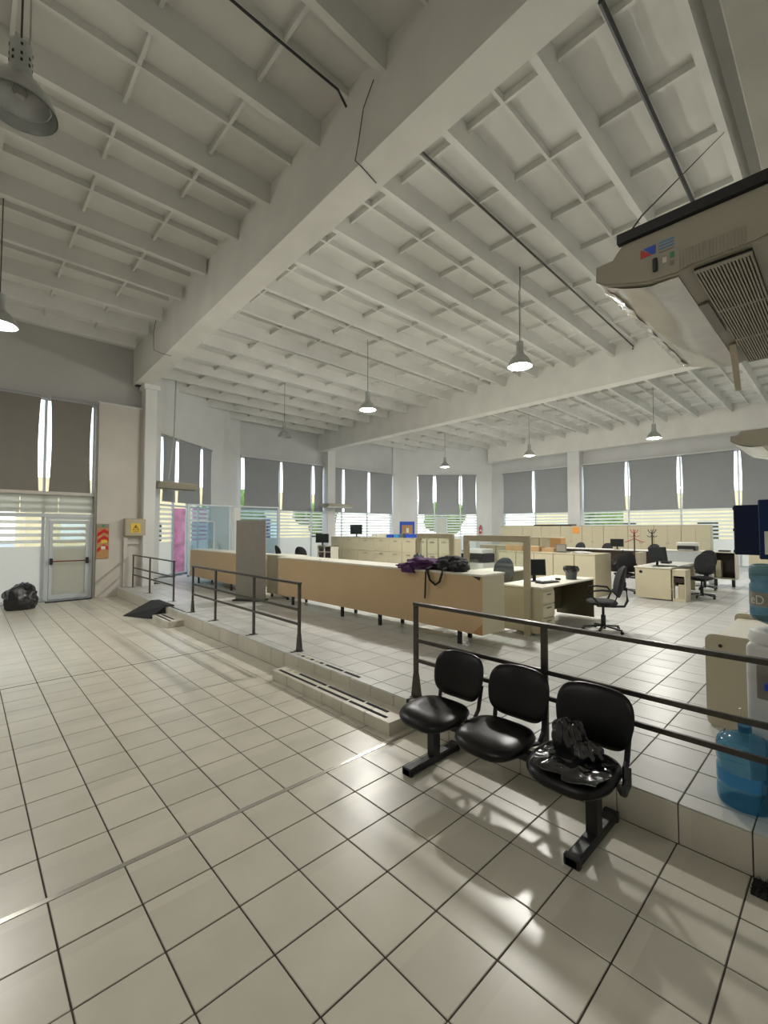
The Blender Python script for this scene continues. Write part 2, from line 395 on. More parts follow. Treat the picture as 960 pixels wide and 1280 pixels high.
# ---------------------------------------------------------------- ceiling
ZC = 7.05
RB = 6.75
ceil = struct('ceiling', B(-7.4, 24.5, YS-.4, 20.2, ZC, ZC+.2), 'ceil')
def rib_mesh(L): return MB().prism([(-.045, 0), (.045, 0), (.085, ZC-RB), (-.085, ZC-RB)], 'x', 0, L).mesh('rib', 'ceil')
def grid_mesh(L, d, nx, off, step_):
    m = MB(); m.box(0, L, -.02, .02, 0, .10)
    x = off
    while x < L-.1:
        m.box(x-.02, x+.02, -d/2, -.02, .005, .10); m.box(x-.02, x+.02, .02, d/2, .005, .10); x += step_
    return m.mesh('coffer_grid', 'ceil')
P = 1.19
bays = [(-7.0, 3.2, [3.33-1.25, .9, 3.33, 4.6, 5.95, 7.05, 8.45, 9.75, 11.05, 12.1, 13.25]), (3.55, 13.45, [.95+P*k for k in range(0, 17)]), (13.85, 23.4, [.95+P*k for k in range(0, 17)])]
for bi, (x0, x1, ys) in enumerate(bays):
    ys = sorted(ys)
    rm = rib_mesh(x1-x0+.1)
    for y in ys:
        if bi == 0 and y > 14: continue
        inst(rm, 'rib', ceil, (x0-.05, y, RB))
    for a, b in zip(ys, ys[1:]):
        gm = grid_mesh(x1-x0, b-a-.16, 0, 1.03 if bi else .99, 1.17 if bi else 1.04)
        inst(gm, 'coffer_grid', ceil, (x0, (a+b)/2, ZC-.10))
# beams
def beam(name, x0, x1, y0, y1, z0, z1): return struct(name, B(x0, x1, y0, y1, z0, z1, bev=.012), 'concrete')
mb = struct('trim_1', MB().prism([(3.045, YS-.2), (3.455, YS-.2), (3.87, 14.2), (3.455, 14.2)], 'z', 6.0, ZC+.02), 'concrete')
struct('trim_2', MB().prism([(13.2, YS-.2), (13.6, YS-.2), (14.1, 19.7), (13.7, 19.7)], 'z', 6.0, ZC+.02), 'concrete')
beam('trim_3', 23.35, 23.8, YS-.2, 15.3, 5.95, ZC+.02)
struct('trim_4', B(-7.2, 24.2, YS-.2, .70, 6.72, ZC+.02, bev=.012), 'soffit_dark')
# columns
struct('trim_5', MB().box(3.68, 4.0, 13.78, 14.2, 0, 5.98, bev=.015).box(3.62, 4.06, 13.7, 14.2, 5.86, 6.0, bev=.01), 'wall')
struct('trim_6', MB().box(14.05, 14.55, 19.15, 19.65, S, 6.85, bev=.015), 'wall')
struct('trim_7', MB().box(23.5, 24.0, 9.78, 10.42, S, ZC, bev=.015), 'wall')

# ---------------------------------------------------------------- walls
struct('wall_behind', B(-7.2, 24.3, YS-.2, YS, -.1, ZC+.1), 'wall')
struct('wall_left', MB().box(-7.2, -7.0, YS, 14.4, -.1, ZC+.1).box(-7.0, -1.32, 14.05, 14.3, 0, 5.25), 'wall_grey_left')  # unseen wall, kept dark and unglazed to dim the left bay
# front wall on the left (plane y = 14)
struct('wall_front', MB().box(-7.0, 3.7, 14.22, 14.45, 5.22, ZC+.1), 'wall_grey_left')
struct('wall_front_pier', MB().box(2.58, 3.7, 13.95, 14.42, 0, 5.28, bev=.01), 'wall_warm')
struct('wall_front_sill', B(2.56, 3.72, 13.93, 14.25, 5.27, 5.31), 'wall_grey')
# angled entrance wall and its return
U = Vector((.788, .616)); A0 = Vector((4.0, 15.26)); ANG = math.atan2(U.y, U.x)
def wpt(s_, off=0): return (A0.x + U.x*s_ - U.y*off, A0.y + U.y*s_ + U.x*off)
struct('wall_entrance_return', B(3.72, 4.0, 14.2, 15.5, 0, ZC+.1), 'wall')
LE = 5.03
struct('wall_entrance', MB().box(-.1, LE, 0, .22, 5.05, ZC+.1).box(-.1, .92, 0, .22, 0, 5.05).box(4.16, LE, 0, .22, 0, 5.05), 'wall', loc=(A0.x, A0.y, 0), rotz=ANG)
a = wpt(LE)
d = Vector((9.32-a[0], 19.6-a[1])); 
struct('wall_entrance_corner', MB().box(0, d.length, 0, .2, 0, ZC+.1), 'wall', loc=(a[0], a[1], 0), rotz=math.atan2(d.y, d.x))
struct('wall_back', MB().box(9.3, 19.9, 19.62, 19.85, 5.28, ZC+.1), 'wall_grey')
struct('wall_back_pier', B(19.3, 19.95, 19.5, 19.85, 0, ZC+.1), 'wall')
CH = Vector((19.85, 19.6)); CA = -PI/4; CL = math.hypot(24.05-19.85, 19.6-15.4)
# chamfer s positions from pixels
def cs(x): return (Vector((x[0], x[1]))-CH).length
sA, sB, sC, sD, sE, sF = 1.19, 2.20, 2.36, 3.86, 3.95, 4.93
struct('wall_corner', MB().box(-.1, sA-.03, 0, .22, 0, ZC+.1).box(sF+.03, CL+.1, 0, .22, 0, ZC+.1).box(sA-.03, sF+.03, 0, .22, 5.2, ZC+.1), 'wall', loc=(CH.x, CH.y, 0), rotz=CA)
struct('wall_right', MB().box(24.02, 24.25, YS-.1, 15.5, 5.28, ZC+.1).box(24.0, 24.25, 14.62, 15.5, 0, 5.28), 'wall_grey')

# ---------------------------------------------------------------- windows and blinds
def window(name, org, ang, x0, x1, mull, z0, zt, ztop, panemat='film', doors=(), clearabove=True, tm='alu'):
    """glazed wall: frame with posts at mull, transom at zt"""
    w = struct_empty(name, (org[0], org[1], 0), ang)
    f = MB()
    f.box(x0, x1, 0, .06, z0-.03, z0+.05).box(x0, x1, 0, .06, zt-.03, zt+.03).box(x0, x1, 0, .06, ztop-.05, ztop)
    f.build('window_frame', tm, w)
    xs = [x0] + list(mull) + [x1]
    for x in xs: B(x-.03, x+.03, -.005, .065, z0, ztop).build('mullion', tm, w)
    for a_, b_ in zip(xs, xs[1:]):
        if (a_, b_) in doors: pass
        B(a_+.03, b_-.03, .025, .033, z0+.05, zt-.03).build('pane', panemat, w)
        B(a_+.03, b_-.03, .025, .033, zt+.03, ztop-.05).build('pane', 'glass', w)
    return w
def blind(org, ang, x0, x1, z0, z1, label, group, off=-.1, bow=.035, cm='blind'):
    t = thing('roller_blind', label, 'roller blind', (org[0], org[1], 0), ang, group)
    w = x1-x0; m = MB()
    def f(u, v):
        k = bow*4*v*(1-v)
        x = x0 + k + (w-2*k)*u
        return (x, off + .008*math.sin(u*PI*3)*(v*(1-v))*4, z0+(z1-z0)*(1-v))
    m.grid(f, 8, 14)
    g = bmesh.ops.extrude_face_region(m.bm, geom=list(m.bm.faces))
    for e in g['geom']:
        if isinstance(e, bmesh.types.BMVert): e.co.y += .002
    m.build('cloth', cm, t, smooth=True)
    MB().tube([(x0-.01, off-.0, z1+.03), (x1+.01, off, z1+.03)], .035, 10).build('roller_tube', 'blind', t, smooth=True)
    B(x0+.005, x1-.005, off-.012, off+.014, z0-.025, z0).build('bottom_bar', 'blind', t)
    for x in (x0-.012, x1+.004): B(x, x+.008, off-.03, off+.1, z1-.01, z1+.07).build('bracket', 'white', t)
    return t
ZB, ZTb = 2.80, 5.17
# front-left glazing
w1 = window('window_1', (0, 14.1), 0, -1.3, 2.52, [.05, 1.46], .04, 2.74, 5.2)
for o in list(w1.children):
    if o.name.startswith('pane') and o.matrix_local.translation is not None: pass
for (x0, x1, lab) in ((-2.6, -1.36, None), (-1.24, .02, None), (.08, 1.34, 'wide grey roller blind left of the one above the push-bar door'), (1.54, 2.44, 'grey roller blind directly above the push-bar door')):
    if lab: blind((0, 14.1), 0, x0, x1, ZB, ZTb, lab, 'blinds of the left window wall', cm='blind_left')
# push-bar door in it
dr = struct_empty('door_1', (0, 14.02, 0))
B(1.50, 1.585, 0, .07, .03, 2.15).build('door_jamb', 'alu', dr); B(2.44, 2.52, 0, .07, .03, 2.15).build('door_jamb', 'alu', dr)
B(1.585, 2.44, 0, .07, 2.08, 2.15).build('door_head', 'alu', dr)
MB().box(1.59, 1.66, -.01, .05, .05, 2.07).box(2.365, 2.435, -.01, .05, .05, 2.07).box(1.66, 2.365, -.01, .05, 2.0, 2.07).box(1.66, 2.365, -.01, .05, .05, .17).build('door_leaf_frame', 'alu', dr)
B(1.66, 2.365, .015, .022, .17, 2.0).build('pane', 'film', dr)
MB().tube([(1.66, -.09, 1.02), (2.37, -.09, 1.02)], .016, 8).build('push_bar', 'dark_red', dr, smooth=True)
for x in (1.63, 2.40): B(x-.03, x+.03, -.11, -.01, .94, 1.10, bev=.01).build('bar_bracket', 'black', dr)
B(1.55, 2.5, -.04, .0, .0, .03).build('threshold', 'alu', dr)
struct('trim_8', B(-1.3, 2.6, 13.98, 14.06, 2.16, 2.24), 'alu')
struct('trim_9', B(-1.3, 2.6, 13.96, 14.12, 2.72, 2.80), 'wall_warm')
fp = struct_empty('window_2', (0, 14.05, 0))
for x0, x1 in ((.05, .98), (1.0, 1.75), (1.77, 2.5)): B(x0, x1, 0, .01, 2.26, 2.70).build('pane', 'film_full', fp)
B(2.52, 2.565, 13.9, 14.05, 0, 5.2).build('trim_10', 'greymetal', None, kind='structure')

# entrance glazing
mE = [1.78, 2.62, 3.36]
w2 = window('window_3', wpt(0, .08), ANG, .94, 4.14, mE, S, 2.66, 5.03)
for o in [c for c in w2.children if c.name.startswith('pane')][2:4:2]: o.data.materials[0] = M['glass']
for (x0, x1, lab) in ((1.0, 1.72, 'narrow grey blind behind the thin hanging pipe, at the entrance'), (1.86, 3.28, 'wide grey roller blind in the middle of the entrance wall'), (3.42, 4.08, 'narrow grey blind at the right end of the entrance wall')):
    blind(wpt(0, .08), ANG, x0, x1, ZB, 4.98, lab, 'blinds of the entrance wall')
# back wall glazing
w3 = window('window_4', (0, 19.62), 0, 9.35, 14.1, [11.42, 13.33], S, ZB-.03, 5.24)
w3b = window('window_5', (0, 19.62), 0, 14.7, 19.35, [15.37, 17.28], S, ZB-.03, 5.24)
for (x0, x1, lab) in ((9.48, 11.34, 'wide grey roller blind at the left end of the back wall'), (11.50, 13.24, 'wide grey roller blind left of the back column, above the black chairs'), (13.42, 14.0, 'narrow grey blind just left of the back column'),
                      (14.78, 15.28, 'narrow grey blind just right of the back column'), (15.46, 17.18, 'wide grey blind above the monitor on the filing cabinets'), (17.38, 19.24, 'wide grey blind at the right end of the back wall')):
    blind((0, 19.62), 0, x0, x1, ZB, ZTb, lab, 'blinds of the back wall')
# corner glazing with a double door
w4 = window('window_6', CH, CA, sA, sF, [sB+.08, sD+.05], S, ZB-.03, 5.2)
for (x0, x1, lab) in ((sA+.05, sB, 'left narrow blind of the corner window'), (sC, sD-.03, 'wide middle blind above the corner door, its cloth wrinkled'), (sE+.03, sF-.05, 'right narrow blind of the corner window')):
    blind(CH, CA, x0, x1, ZB, ZTb, lab, 'blinds of the corner window')
dr2 = struct_empty('door_2', (CH.x, CH.y, 0), CA)
MB().box(2.34, 2.42, -.04, .02, S, 2.6).box(3.0, 3.08, -.04, .02, S, 2.6).box(2.42, 3.0, -.04, .02, 2.52, 2.6).build('door_leaf_frame', 'alu', dr2)
B(2.42, 3.0, -.015, -.008, S, 2.52).build('pane', 'film_full', dr2)
# right wall glazing
w5 = window('window_7', (24.0, 0), PI/2, -.3, 9.8, [1.2, 3.24, 5.36, 7.58], S, ZB-.03, 5.24)
w6 = window('window_8', (24.0, 0), PI/2, 10.4, 14.62, [12.55], S, ZB-.03, 5.24)
for o in (w5, w6): o.scale.y = -1
gb = 'blinds of the right window wall'
for (y0, y1, lab) in ((12.63, 14.56, 'grey blind of the right wall nearest the room corner'), (10.47, 12.48, 'grey blind just left of the right wall column'), (7.66, 9.74, 'grey blind just right of the right wall column'),
                      (5.44, 7.50, 'grey blind in the middle of the right wall, above the coat racks'), (3.34, 5.28, 'widest-looking grey blind above the printer, right wall'), (1.3, 3.14, 'grey blind partly hidden behind the blue notice boards')):
    blind((23.98, 0), PI/2, y0, y1, ZB, ZTb, lab, gb, off=.1)
struct('trim_11', B(23.86, 24.02, YS, 14.7, 5.24, 5.29), 'white')
struct('trim_12', B(9.3, 19.4, 19.5, 19.64, 5.24, 5.29), 'white')

# ---------------------------------------------------------------- handrails on the platform edge
def rail(label, y0, y1, posts, flare=(), x=3.21):
    t = thing('handrail', label, 'handrail', (x, y0, S))
    L = y1-y0; h = .90
    MB()._bb(Matrix.Translation((0, L/2, h-.012)), (.055, L+.04, .03), .004).build('top_rail', 'steel', t)
    for z in (.54, .35): MB()._bb(Matrix.Translation((0, L/2, z)), (.026, L, .034), .003).build('lower_rail', 'steel', t)
    for p in posts:
        yy = p-y0
        m = MB(); m.box(-.014, .014, yy-.025, yy+.025, 0, h-.027, bev=.003)
        if p in flare: m.prism([(yy-.022, .22), (yy+.022, .22), (yy+.05, 0.0), (yy-.06, 0.0)], 'x', -.018, .018)
        m.box(-.05, .05, yy-.04, yy+.04, .0, .006)
        m.build('post', 'steel', t)
        MB().box(-.125, -.055, yy-.012, yy+.012, .001, .006).box(-.125, -.118, yy-.012, yy+.012, -.10, .006).build('fixing_strap', 'steel', t)
    return t
rail('dark steel handrail behind the black bench, running out of the picture', -.30, 2.93, [2.93, 1.62, .25], (2.93,))
rail('dark steel handrail in front of the long tan counter, four posts', 5.08, 8.85, [8.85, 7.78, 6.35, 5.08], (5.08, 8.85), x=3.27)
rail('short dark steel handrail by the electrical box and ramp', 10.45, 13.72, [13.72, 12.2, 10.45], (), x=3.44)
# ramp
rp = MB()
A_, B_, C_, D_ = (2.50, 10.66), (2.80, 9.95), (3.09, 9.80), (3.09, 10.80)
lo = [rp.bm.verts.new((*p, z)) for p, z in ((A_, .004), (B_, .004), (C_, S+.012), (D_, S+.012))]
hi = [rp.bm.verts.new((*p, z)) for p, z in ((A_, .016), (B_, .016), (C_, S+.03), (D_, S+.03))]
rp.bm.faces.new(lo); rp.bm.faces.new(hi)
for k in range(4): rp.bm.faces.new((lo[k], lo[(k+1) % 4], hi[(k+1) % 4], hi[k]))
rpo = thing('ramp_plate', 'black ribbed metal ramp plate laid onto the platform edge', 'ramp')
for k in (0,):
    rp.prism([(3.085, 9.80), (3.24, 9.78), (3.24, 10.78), (3.085, 10.80)], 'z', S+.002, S+.026)
rp.build('plate', 'rubber', rpo)
mm = MB()
v = [mm.bm.verts.new(p) for p in ((2.82, 9.95, .002), (3.08, 9.82, .002), (3.08, 9.82, .235), (2.82, 9.95, .02), (2.82, 9.97, .002), (3.08, 9.84, .002), (3.08, 9.84, .235), (2.82, 9.97, .02))]
for q in ((0, 1, 2, 3), (4, 5, 6, 7), (0, 1, 5, 4), (1, 2, 6, 5), (2, 3, 7, 6), (3, 0, 4, 7)): mm.bm.faces.new([v[i] for i in q])
mm.build('side_plate', 'rubber', rpo)

# ---------------------------------------------------------------- lamps
def lamp(x, y, zb, label, lit=True, k=1.0, zt=ZC, kink=0):
    t = thing('pendant_lamp', label, 'ceiling lamp', (x, y, zb), 0, 'industrial pendant lamps')
    prof = [(.235, 0), (.225, .05), (.19, .12), (.135, .19), (.085, .225), (.085, .23), (.128, .195), (.183, .125), (.218, .05), (.228, 0.0)]
    MB().lathe(prof, 28).build('reflector', 'alu_raw', t, smooth=True, ang=60)
    hd = MB().lathe([(0, .50), (.05, .50), (.068, .49), (.068, .30), (.088, .24), (.088, .225), (.0, .225)], 20).build('ballast_housing', 'alu_raw', t, smooth=True)
    for zz in (.33, .38, .45):
        for a_ in range(8):
            aa = a_*PI/4
            if zz == .45 and a_ % 2: continue
            MB().obox((.068*math.cos(aa), .068*math.sin(aa), zz), (.006, .014, .02), aa).build('vent_slot', 'black', hd) if (x < 1 and not lit) else None
    if lit:
        MB().lathe([(0, -.035), (.08, -.03), (.14, -.008), (.18, .03), (.19, .09), (.10, .17), (0, .19)], 24).build('bulb', 'bulb', t, smooth=True)
    else:
        MB().lathe([(0, .08), (.03, .09), (.045, .13), (.035, .17), (.022, .21), (.022, .24)], 16).build('bulb', 'bulb_off', t, smooth=True)
        MB().tube([(.19*math.cos(a_*PI/8), .19*math.sin(a_*PI/8), .07) for a_ in range(17)], .004, 6).build('guard_ring', 'alu_raw', t)
    H_ = zt - zb
    kx = .03 if kink else 0
    MB().tube([(0, 0, .5), (0, 0, H_*.75), (kx, 0, H_*.78), (kx, 0, H_)], .007, 6).build('cord', 'cable', t)
    if kink: MB().tube([(.05, 0, .42), (.05, 0, H_*.75), (.06, 0, H_)], .006, 6).build('chain', 'alu_raw', t)
    if lit:
        ld = bpy.data.lights.new('lamp_light', 'AREA'); ld.shape = 'DISK'; ld.size = .34; ld.energy = LAMP_W*k*.62; ld.color = LAMP_C
        lo_ = bpy.data.objects.new('lamp_light', ld); COL.objects.link(lo_); lo_.parent = t; lo_.location = (0, 0, -.045)
        pd = bpy.data.lights.new('lamp_glow_light', 'POINT'); pd.shadow_soft_size = .07; pd.energy = LAMP_W*k*.55; pd.color = LAMP_C
        po = bpy.data.objects.new('lamp_glow_light', pd); COL.objects.link(po); po.parent = t; po.location = (0, 0, -.15)
    return t
lamp(7.84, 4.38, 5.03, 'lit pendant lamp nearest to the camera, over the desks', kink=1, k=1.25)
lamp(7.94, 9.01, 5.10, 'lit pendant lamp over the middle of the long counter')
lamp(8.07, 13.57, 5.05, 'unlit pendant lamp in front of the back window wall', lit=False)
lamp(17.74, 14.16, 5.0, 'lit pendant lamp hanging before the corner wall', k=.8)
lamp(17.63, 9.46, 5.0, 'lit pendant lamp left of the right wall column')
lamp(17.26, 4.6, 4.98, 'lit pendant lamp far right, before the right window wall')
lamp(.22, 4.18, 4.98, 'large unlit pendant lamp at the top left corner', lit=False, kink=1)
lamp(.32, 9.04, 5.02, 'lit pendant lamp at the left edge of the picture', k=.5)
lamp(-3.2, 2.6, 5.0, 'lit pendant lamp out of view to the left', k=.2)
lamp(-4.3, 9.0, 5.0, 'second lit pendant lamp out of view to the left', k=.12)
# conduits
def tubeobj(name, pts, r, m, label, cat, n=8): return tag(MB().tube(pts, r, n).build(name, m, None, smooth=True), label, cat)
tubeobj('conduit', [(4.3, 1.51, 6.91), (8.0, 1.54, 6.91), (13.3, 1.56, 6.91)], .028, 'cable', 'thick black conduit across the ceiling above the near air conditioner', 'conduit')
tubeobj('conduit', [(4.2, 3.82, 6.90), (13.3, 4.0, 6.90), (13.25, 4.0, 6.8)], .019, 'steel', 'thin grey conduit across the ceiling in front of the nearest lit lamp', 'conduit')
tubeobj('conduit', [(.5, 3.95, 6.92), (2.2, 3.95, 6.92), (3.0, 3.93, 6.91), (3.1, 3.9, 6.75)], .014, 'cable', 'thin dark conduit on the ceiling left of the main beam', 'conduit')
tubeobj('drop_pipe', [(5.05, 15.45, 6.95), (5.02, 15.48, 5.0), (4.9, 15.55, 3.5)], .022, 'alu_raw', 'thin hanging pipe down to the entrance air conditioner', 'pipe')
tubeobj('wall_pipe', [(3.60, 13.93, 5.25), (3.60, 13.93, 2.15)], .018, 'frame_tan', 'thin painted pipe down the pier to the electrical box', 'pipe')
tubeobj('beam_cable', [(3.12, 3.45, 6.75), (3.12, 3.62, 6.55), (3.115, 3.70, 6.2), (3.11, 3.75, 6.02), (3.2, 3.74, 5.99), (3.48, 3.8, 5.99)], .006, 'cable', 'thin cable looped over the near part of the main beam', 'cable', 6)
tubeobj('beam_cable', [(3.12, 11.0, 6.7), (3.12, 11.15, 6.45), (3.115, 11.1, 6.03), (3.3, 11.1, 5.99), (3.5, 11.1, 5.99)], .006, 'cable', 'thin cable looped over the far part of the main beam', 'cable', 6)
tubeobj('stay_wire', [(2.0, .61, 3.09), (2.15, .60, 3.24), (6.69, .94, 6.745)], .004, 'cable', 'thin stay wire from the ceiling to the air conditioner bracket', 'wire', 6)
tag(B(3.50, 3.66, 14.0, 14.2, 5.98, 6.6, bev=.01).build('beam_bearing', 'black'), 'black steel bearing where the main beam meets the wall', 'bracket')

# ---------------------------------------------------------------- air conditioners
def air_con(name, label, loc, rz, L=1.4, near=False):
    t = thing(name, label, 'air conditioner', loc, rz, 'underceiling air conditioners')
    # profile in (depth, height): nose points to +y
    prof = [(.745, .157), (.677, .159), (.634, .21), (.05, .21), (.03, .17), (.16, .02), (.205, .012), (.398, .009), (.439, -.002), (.544, .003), (.65, .036), (.712, .061), (.748, .09)]
    bd = MB().prism(prof, 'x', 0, L)
    bmesh.ops.recalc_face_normals(bd.bm, faces=bd.bm.faces)
    es = [e for e in bd.bm.edges if abs(e.verts[0].co.x-e.verts[1].co.x) < 1e-5]
    bmesh.ops.bevel(bd.bm, geom=es, offset=.008, segments=2, affect='EDGES')
    bd.build('body', 'ac_beige', t, smooth=True, ang=28)
    # vinyl sheet over the outlet
    pf = [(.440, -.004), (.544, .001), (.652, .034), (.705, .058)]
    sh = MB()
    def f(u, v):
        k = v*(len(pf)-1); i = min(int(k), len(pf)-2); q = k-i
        y = pf[i][0]*(1-q)+pf[i+1][0]*q; z = pf[i][1]*(1-q)+pf[i+1][1]*q
        sag = .014*math.sin(u*PI)*math.sin(v*PI) + .006*math.sin(u*9+v*4)*math.sin(v*PI)
        return (.02+(L-.03)*u, y, z-.004-sag)
    sh.grid(f, 40 if near else 10, 16 if near else 6)
    g = bmesh.ops.extrude_face_region(sh.bm, geom=list(sh.bm.faces))
    for e in g['geom']:
        if isinstance(e, bmesh.types.BMVert): e.co.z += .0025
    sh.build('outlet_cover', 'ac_white', t, smooth=True, ang=60)
    if near:
        tp = MB()
        def f2(u, v): 
            e = .004*math.sin(u*31)+.003*math.sin(u*57+1)
            return (.08+(L-.10)*u, .690+.052*v+(e if v < .5 else 0), .048+.034*v - .006+.003*math.sin(u*40+v*9))
        tp.grid(f2, 60, 3)
        g = bmesh.ops.extrude_face_region(tp.bm, geom=list(tp.bm.faces))
        for e in g['geom']:
            if isinstance(e, bmesh.types.BMVert): e.co.z -= .003
        tp.build('tape_strip', 'tape', t, smooth=True, ang=60)
    # grille under the rear: dark well with slats along the unit
    gr = MB().box(.03, L-.03, .215, .39, -.003, .010).build('grille', 'ac_dark', t)
    n = 17
    sm = MB().box(.03, L-.03, -.0028, .0028, -.012, 0.0).mesh('slat', 'ac_beige')
    for k in range(n if near else 7): inst(sm, 'slat', gr, (0, .219+(.168)*k/((n if near else 7)-1), 0))
    for k in range(4): B(.03+(L-.06)*k/3-.006, .03+(L-.06)*k/3+.006, .215, .39, -.013, -.004).build('crossbar', 'ac_beige', gr)
    if near:
        rm = B(-.0025, 0, -.0012, .0012, .012, .085).mesh('ridge', 'ac_beige')
        for k in range(20): inst(rm, 'ridge', t, (0, .23+.20*k/19, .0))
    return t
ac = air_con('air_conditioner', 'large beige air conditioner hanging close overhead at the upper right', (2.0, 0, 2.85), 0, 1.38, True)
# brackets of the near unit
MB().box(-.02, .01, .16, .65, .205, .245).build('bracket_bar', 'black', ac); B(1.35, 1.38, .1, .65, .212, .245).build('bracket_bar', 'black', ac)
B(-.02, 1.38, -.35, .05, .205, .245).build('wall_bracket', 'black', ac)
MB().tube([(.02, .17, .22), (.03, .09, .17), (.02, .12, .05), (.05, .15, .0)], .014, 8).build('hose', 'cable', ac, smooth=True)
MB().box(.0, .3, .03, .12, .05, .2).build('junction_box', 'black', ac)
MB().bar((.98, .41, -.005), (1.50, .46, -.13), .03, .012).build('hanging_flap', 'frame_tan', ac)
B(.35, .75, .402, .44, -.01, .0).build('cover_clip', 'greymetal', ac)
def flat(name, pts, m, parent, x):   # decal on the end face (y,z polygon)
    MB().prism(pts, 'x', x, x-.0015).build(name, m, parent)
XF = -.0005
flat('blue_triangle', [(.555, .148), (.511, .149), (.512, .112), (.5255, .1145)], 'blue', ac, XF)
flat('red_triangle', [(.5655, .149), (.5665, .112), (.5265, .1135)], 'red', ac, XF)
M['logo_blue'] = mat('logo_blue', (.05, .28, .60), .5)
for i in range(4): flat('printed_line', [(.50, .150-.013*i), (.447, .150-.013*i), (.447, .146-.013*i), (.50, .146-.013*i)], 'logo_blue' if i < 3 else 'greymetal', ac, XF)
flat('energy_label', [(.462, .092), (.448, .092), (.448, .070), (.462, .070)], 'green', ac, XF)
flat('small_label', [(.488, .082), (.474, .082), (.474, .06), (.488, .06)], 'paper', ac, XF)
flat('small_label', [(.462, .058), (.448, .058), (.448, .04), (.462, .04)], 'greymetal', ac, XF)
MB().box(-.012, 0, .505, .522, .035, .092, bev=.004).build('latch', 'black', ac)
def txt(name, s, size, m, parent, loc, rot, ext=.0008, align='LEFT', bend=None):
    c = bpy.data.curves.new(name, 'FONT'); c.body = s; c.size = size; c.extrude = ext; c.align_x = align
    o = bpy.data.objects.new(name, c); COL.objects.link(o)
    dg = bpy.context.evaluated_depsgraph_get(); me = bpy.data.meshes.new_from_object(o.evaluated_get(dg)); COL.objects.unlink(o); bpy.data.objects.remove(o)
    if bend:
        for v_ in me.vertices:
            a_ = v_.co.x/bend; v_.co = Vector((bend*math.sin(a_), v_.co.y, (bend+v_.co.z)*math.cos(a_)-bend))
    me.materials.clear(); me.materials.append(M[m])
    p = bpy.data.objects.new(name, me); COL.objects.link(p); p.parent = parent; p.location = loc; p.rotation_euler = rot
    return p
ac2 = air_con('air_conditioner', 'small-looking pale air conditioner at the right edge before the window blinds', (7.0, .27, 2.86), 0, 1.5)
B(.2, 1.3, -.6, .1, .21, .24).build('wall_bracket', 'black', ac2)
ac3 = air_con('air_conditioner', 'pale air conditioner beside the tall white column at the entrance', (4.35, 14.55, 3.12), .25, 1.35)
B(-.3, .3, .1, .2, .18, .215).build('wall_bracket', 'ac_beige', ac3)
ac4 = air_con('air_conditioner', 'pale air conditioner on the back wall column', (15.15, 19.05, 2.95), PI, 1.65)
B(.6, 1.0, -.15, .1, .18, .215).build('wall_bracket', 'black', ac4)

# ---------------------------------------------------------------- items on the left pier
t = thing('electrical_box', 'beige metal electrical box with yellow warning sticker on the pier', 'electrical box', (3.50, 13.95, 1.64))
B(-.27, .27, -.16, 0, 0, .5, bev=.008).build('cabinet', 'frame_tan', t); B(-.25, .25, -.175, -.16, .02, .48, bev=.004).build('door', 'frame_tan', t)
B(-.12, .12, -.178, -.175, .1, .36).build('warning_sticker', 'yellow', t)
MB().prism([(-.085, .17), (.085, .17), (0, .33)], 'y', -.1795, -.178).build('triangle', 'black', t)
MB().prism([(-.06, .18), (.06, .18), (0, .305)], 'y', -.181, -.1795).build('triangle_inset', 'yellow', t)
MB().prism([(-.005, .29), (-.025, .235), (-.003, .235), (-.012, .19), (.025, .25), (.004, .25), (.012, .29)], 'y', -.1825, -.181).build('bolt_symbol', 'black', t)
B(-.08, .08, -.180, -.178, .115, .145).build('caption_band', 'cork', t)
t = thing('cable_trunking', 'beige cable trunking running down below the electrical box', 'trunking', (3.28, 13.93, 0))
B(-.05, .05, -.06, 0, .25, 1.62).build('vertical_run', 'wall_warm', t); B(.05, .33, -.05, 0, 1.42, 1.48).build('side_run', 'wall_warm', t)
t = thing('extinguisher_sign', 'tall red and white extinguisher sign panel beside the glass door', 'sign', (2.74, 13.93, 1.05))
B(-.14, .14, -.01, 0, 0, .93).build('board', 'cork', t)
B(-.14, .14, -.014, -.01, .83, .93).build('header', 'greymetal', t); B(-.03, .03, -.016, -.014, .85, .91).build('header_mark', 'green', t)
for k, z in enumerate((.28, .52, .70)): MB().prism([(-.13, z-.12), (.02, z), (.13, z-.06), (.13, z+.03), (.02, z+.1), (-.13, z-.02)], 'y', -.0135, -.01).build('red_chevron', 'red', t)
B(-.04, .10, -.016, -.0135, .42, .50).build('instruction_label', 'yellow', t); B(-.04, .06, -.016, -.0135, .25, .33).build('white_mark', 'paper', t)
t = tag(B(1.52, 2.5, 13.82, 13.97, .0, .018, bev=.004).build('door_mat', 'rubber'), 'thin black mat at the foot of the push-bar door', 'mat')
def bag(c, r, seed, sub=4):
    m = MB()
    def f(d):
        n1 = noise.noise(Vector((d.x*1.6+seed, d.y*1.6, d.z*1.6))); n2 = noise.noise(Vector((d.x*4+seed, d.y*4, d.z*3))); n3 = abs(noise.noise(Vector((d.x*9, d.y*9+seed, d.z*5))))
        return 1 + .28*n1 + .16*n2 - .12*n3
    m.blob((0, 0, 0), r, f, sub)
    for v_ in m.bm.verts:
        if v_.co.z < -r[2]*.72: v_.co.z = -r[2]*.72
    m.xf(Matrix.Translation((c[0], c[1], c[2]+r[2]*.72)))
    return m
t = thing('garbage_bag', 'full black garbage bag on the floor against the left glass wall', 'garbage bag', (.98, 13.2, 0))
bag((0, 0, 0), (.34, .28, .34), 3.1).build('sack', 'plasticbag', t, smooth=True, ang=80)
bag((.08, 0, .42), (.13, .12, .1), 8).build('tied_neck', 'plasticbag', t, smooth=True, ang=80)

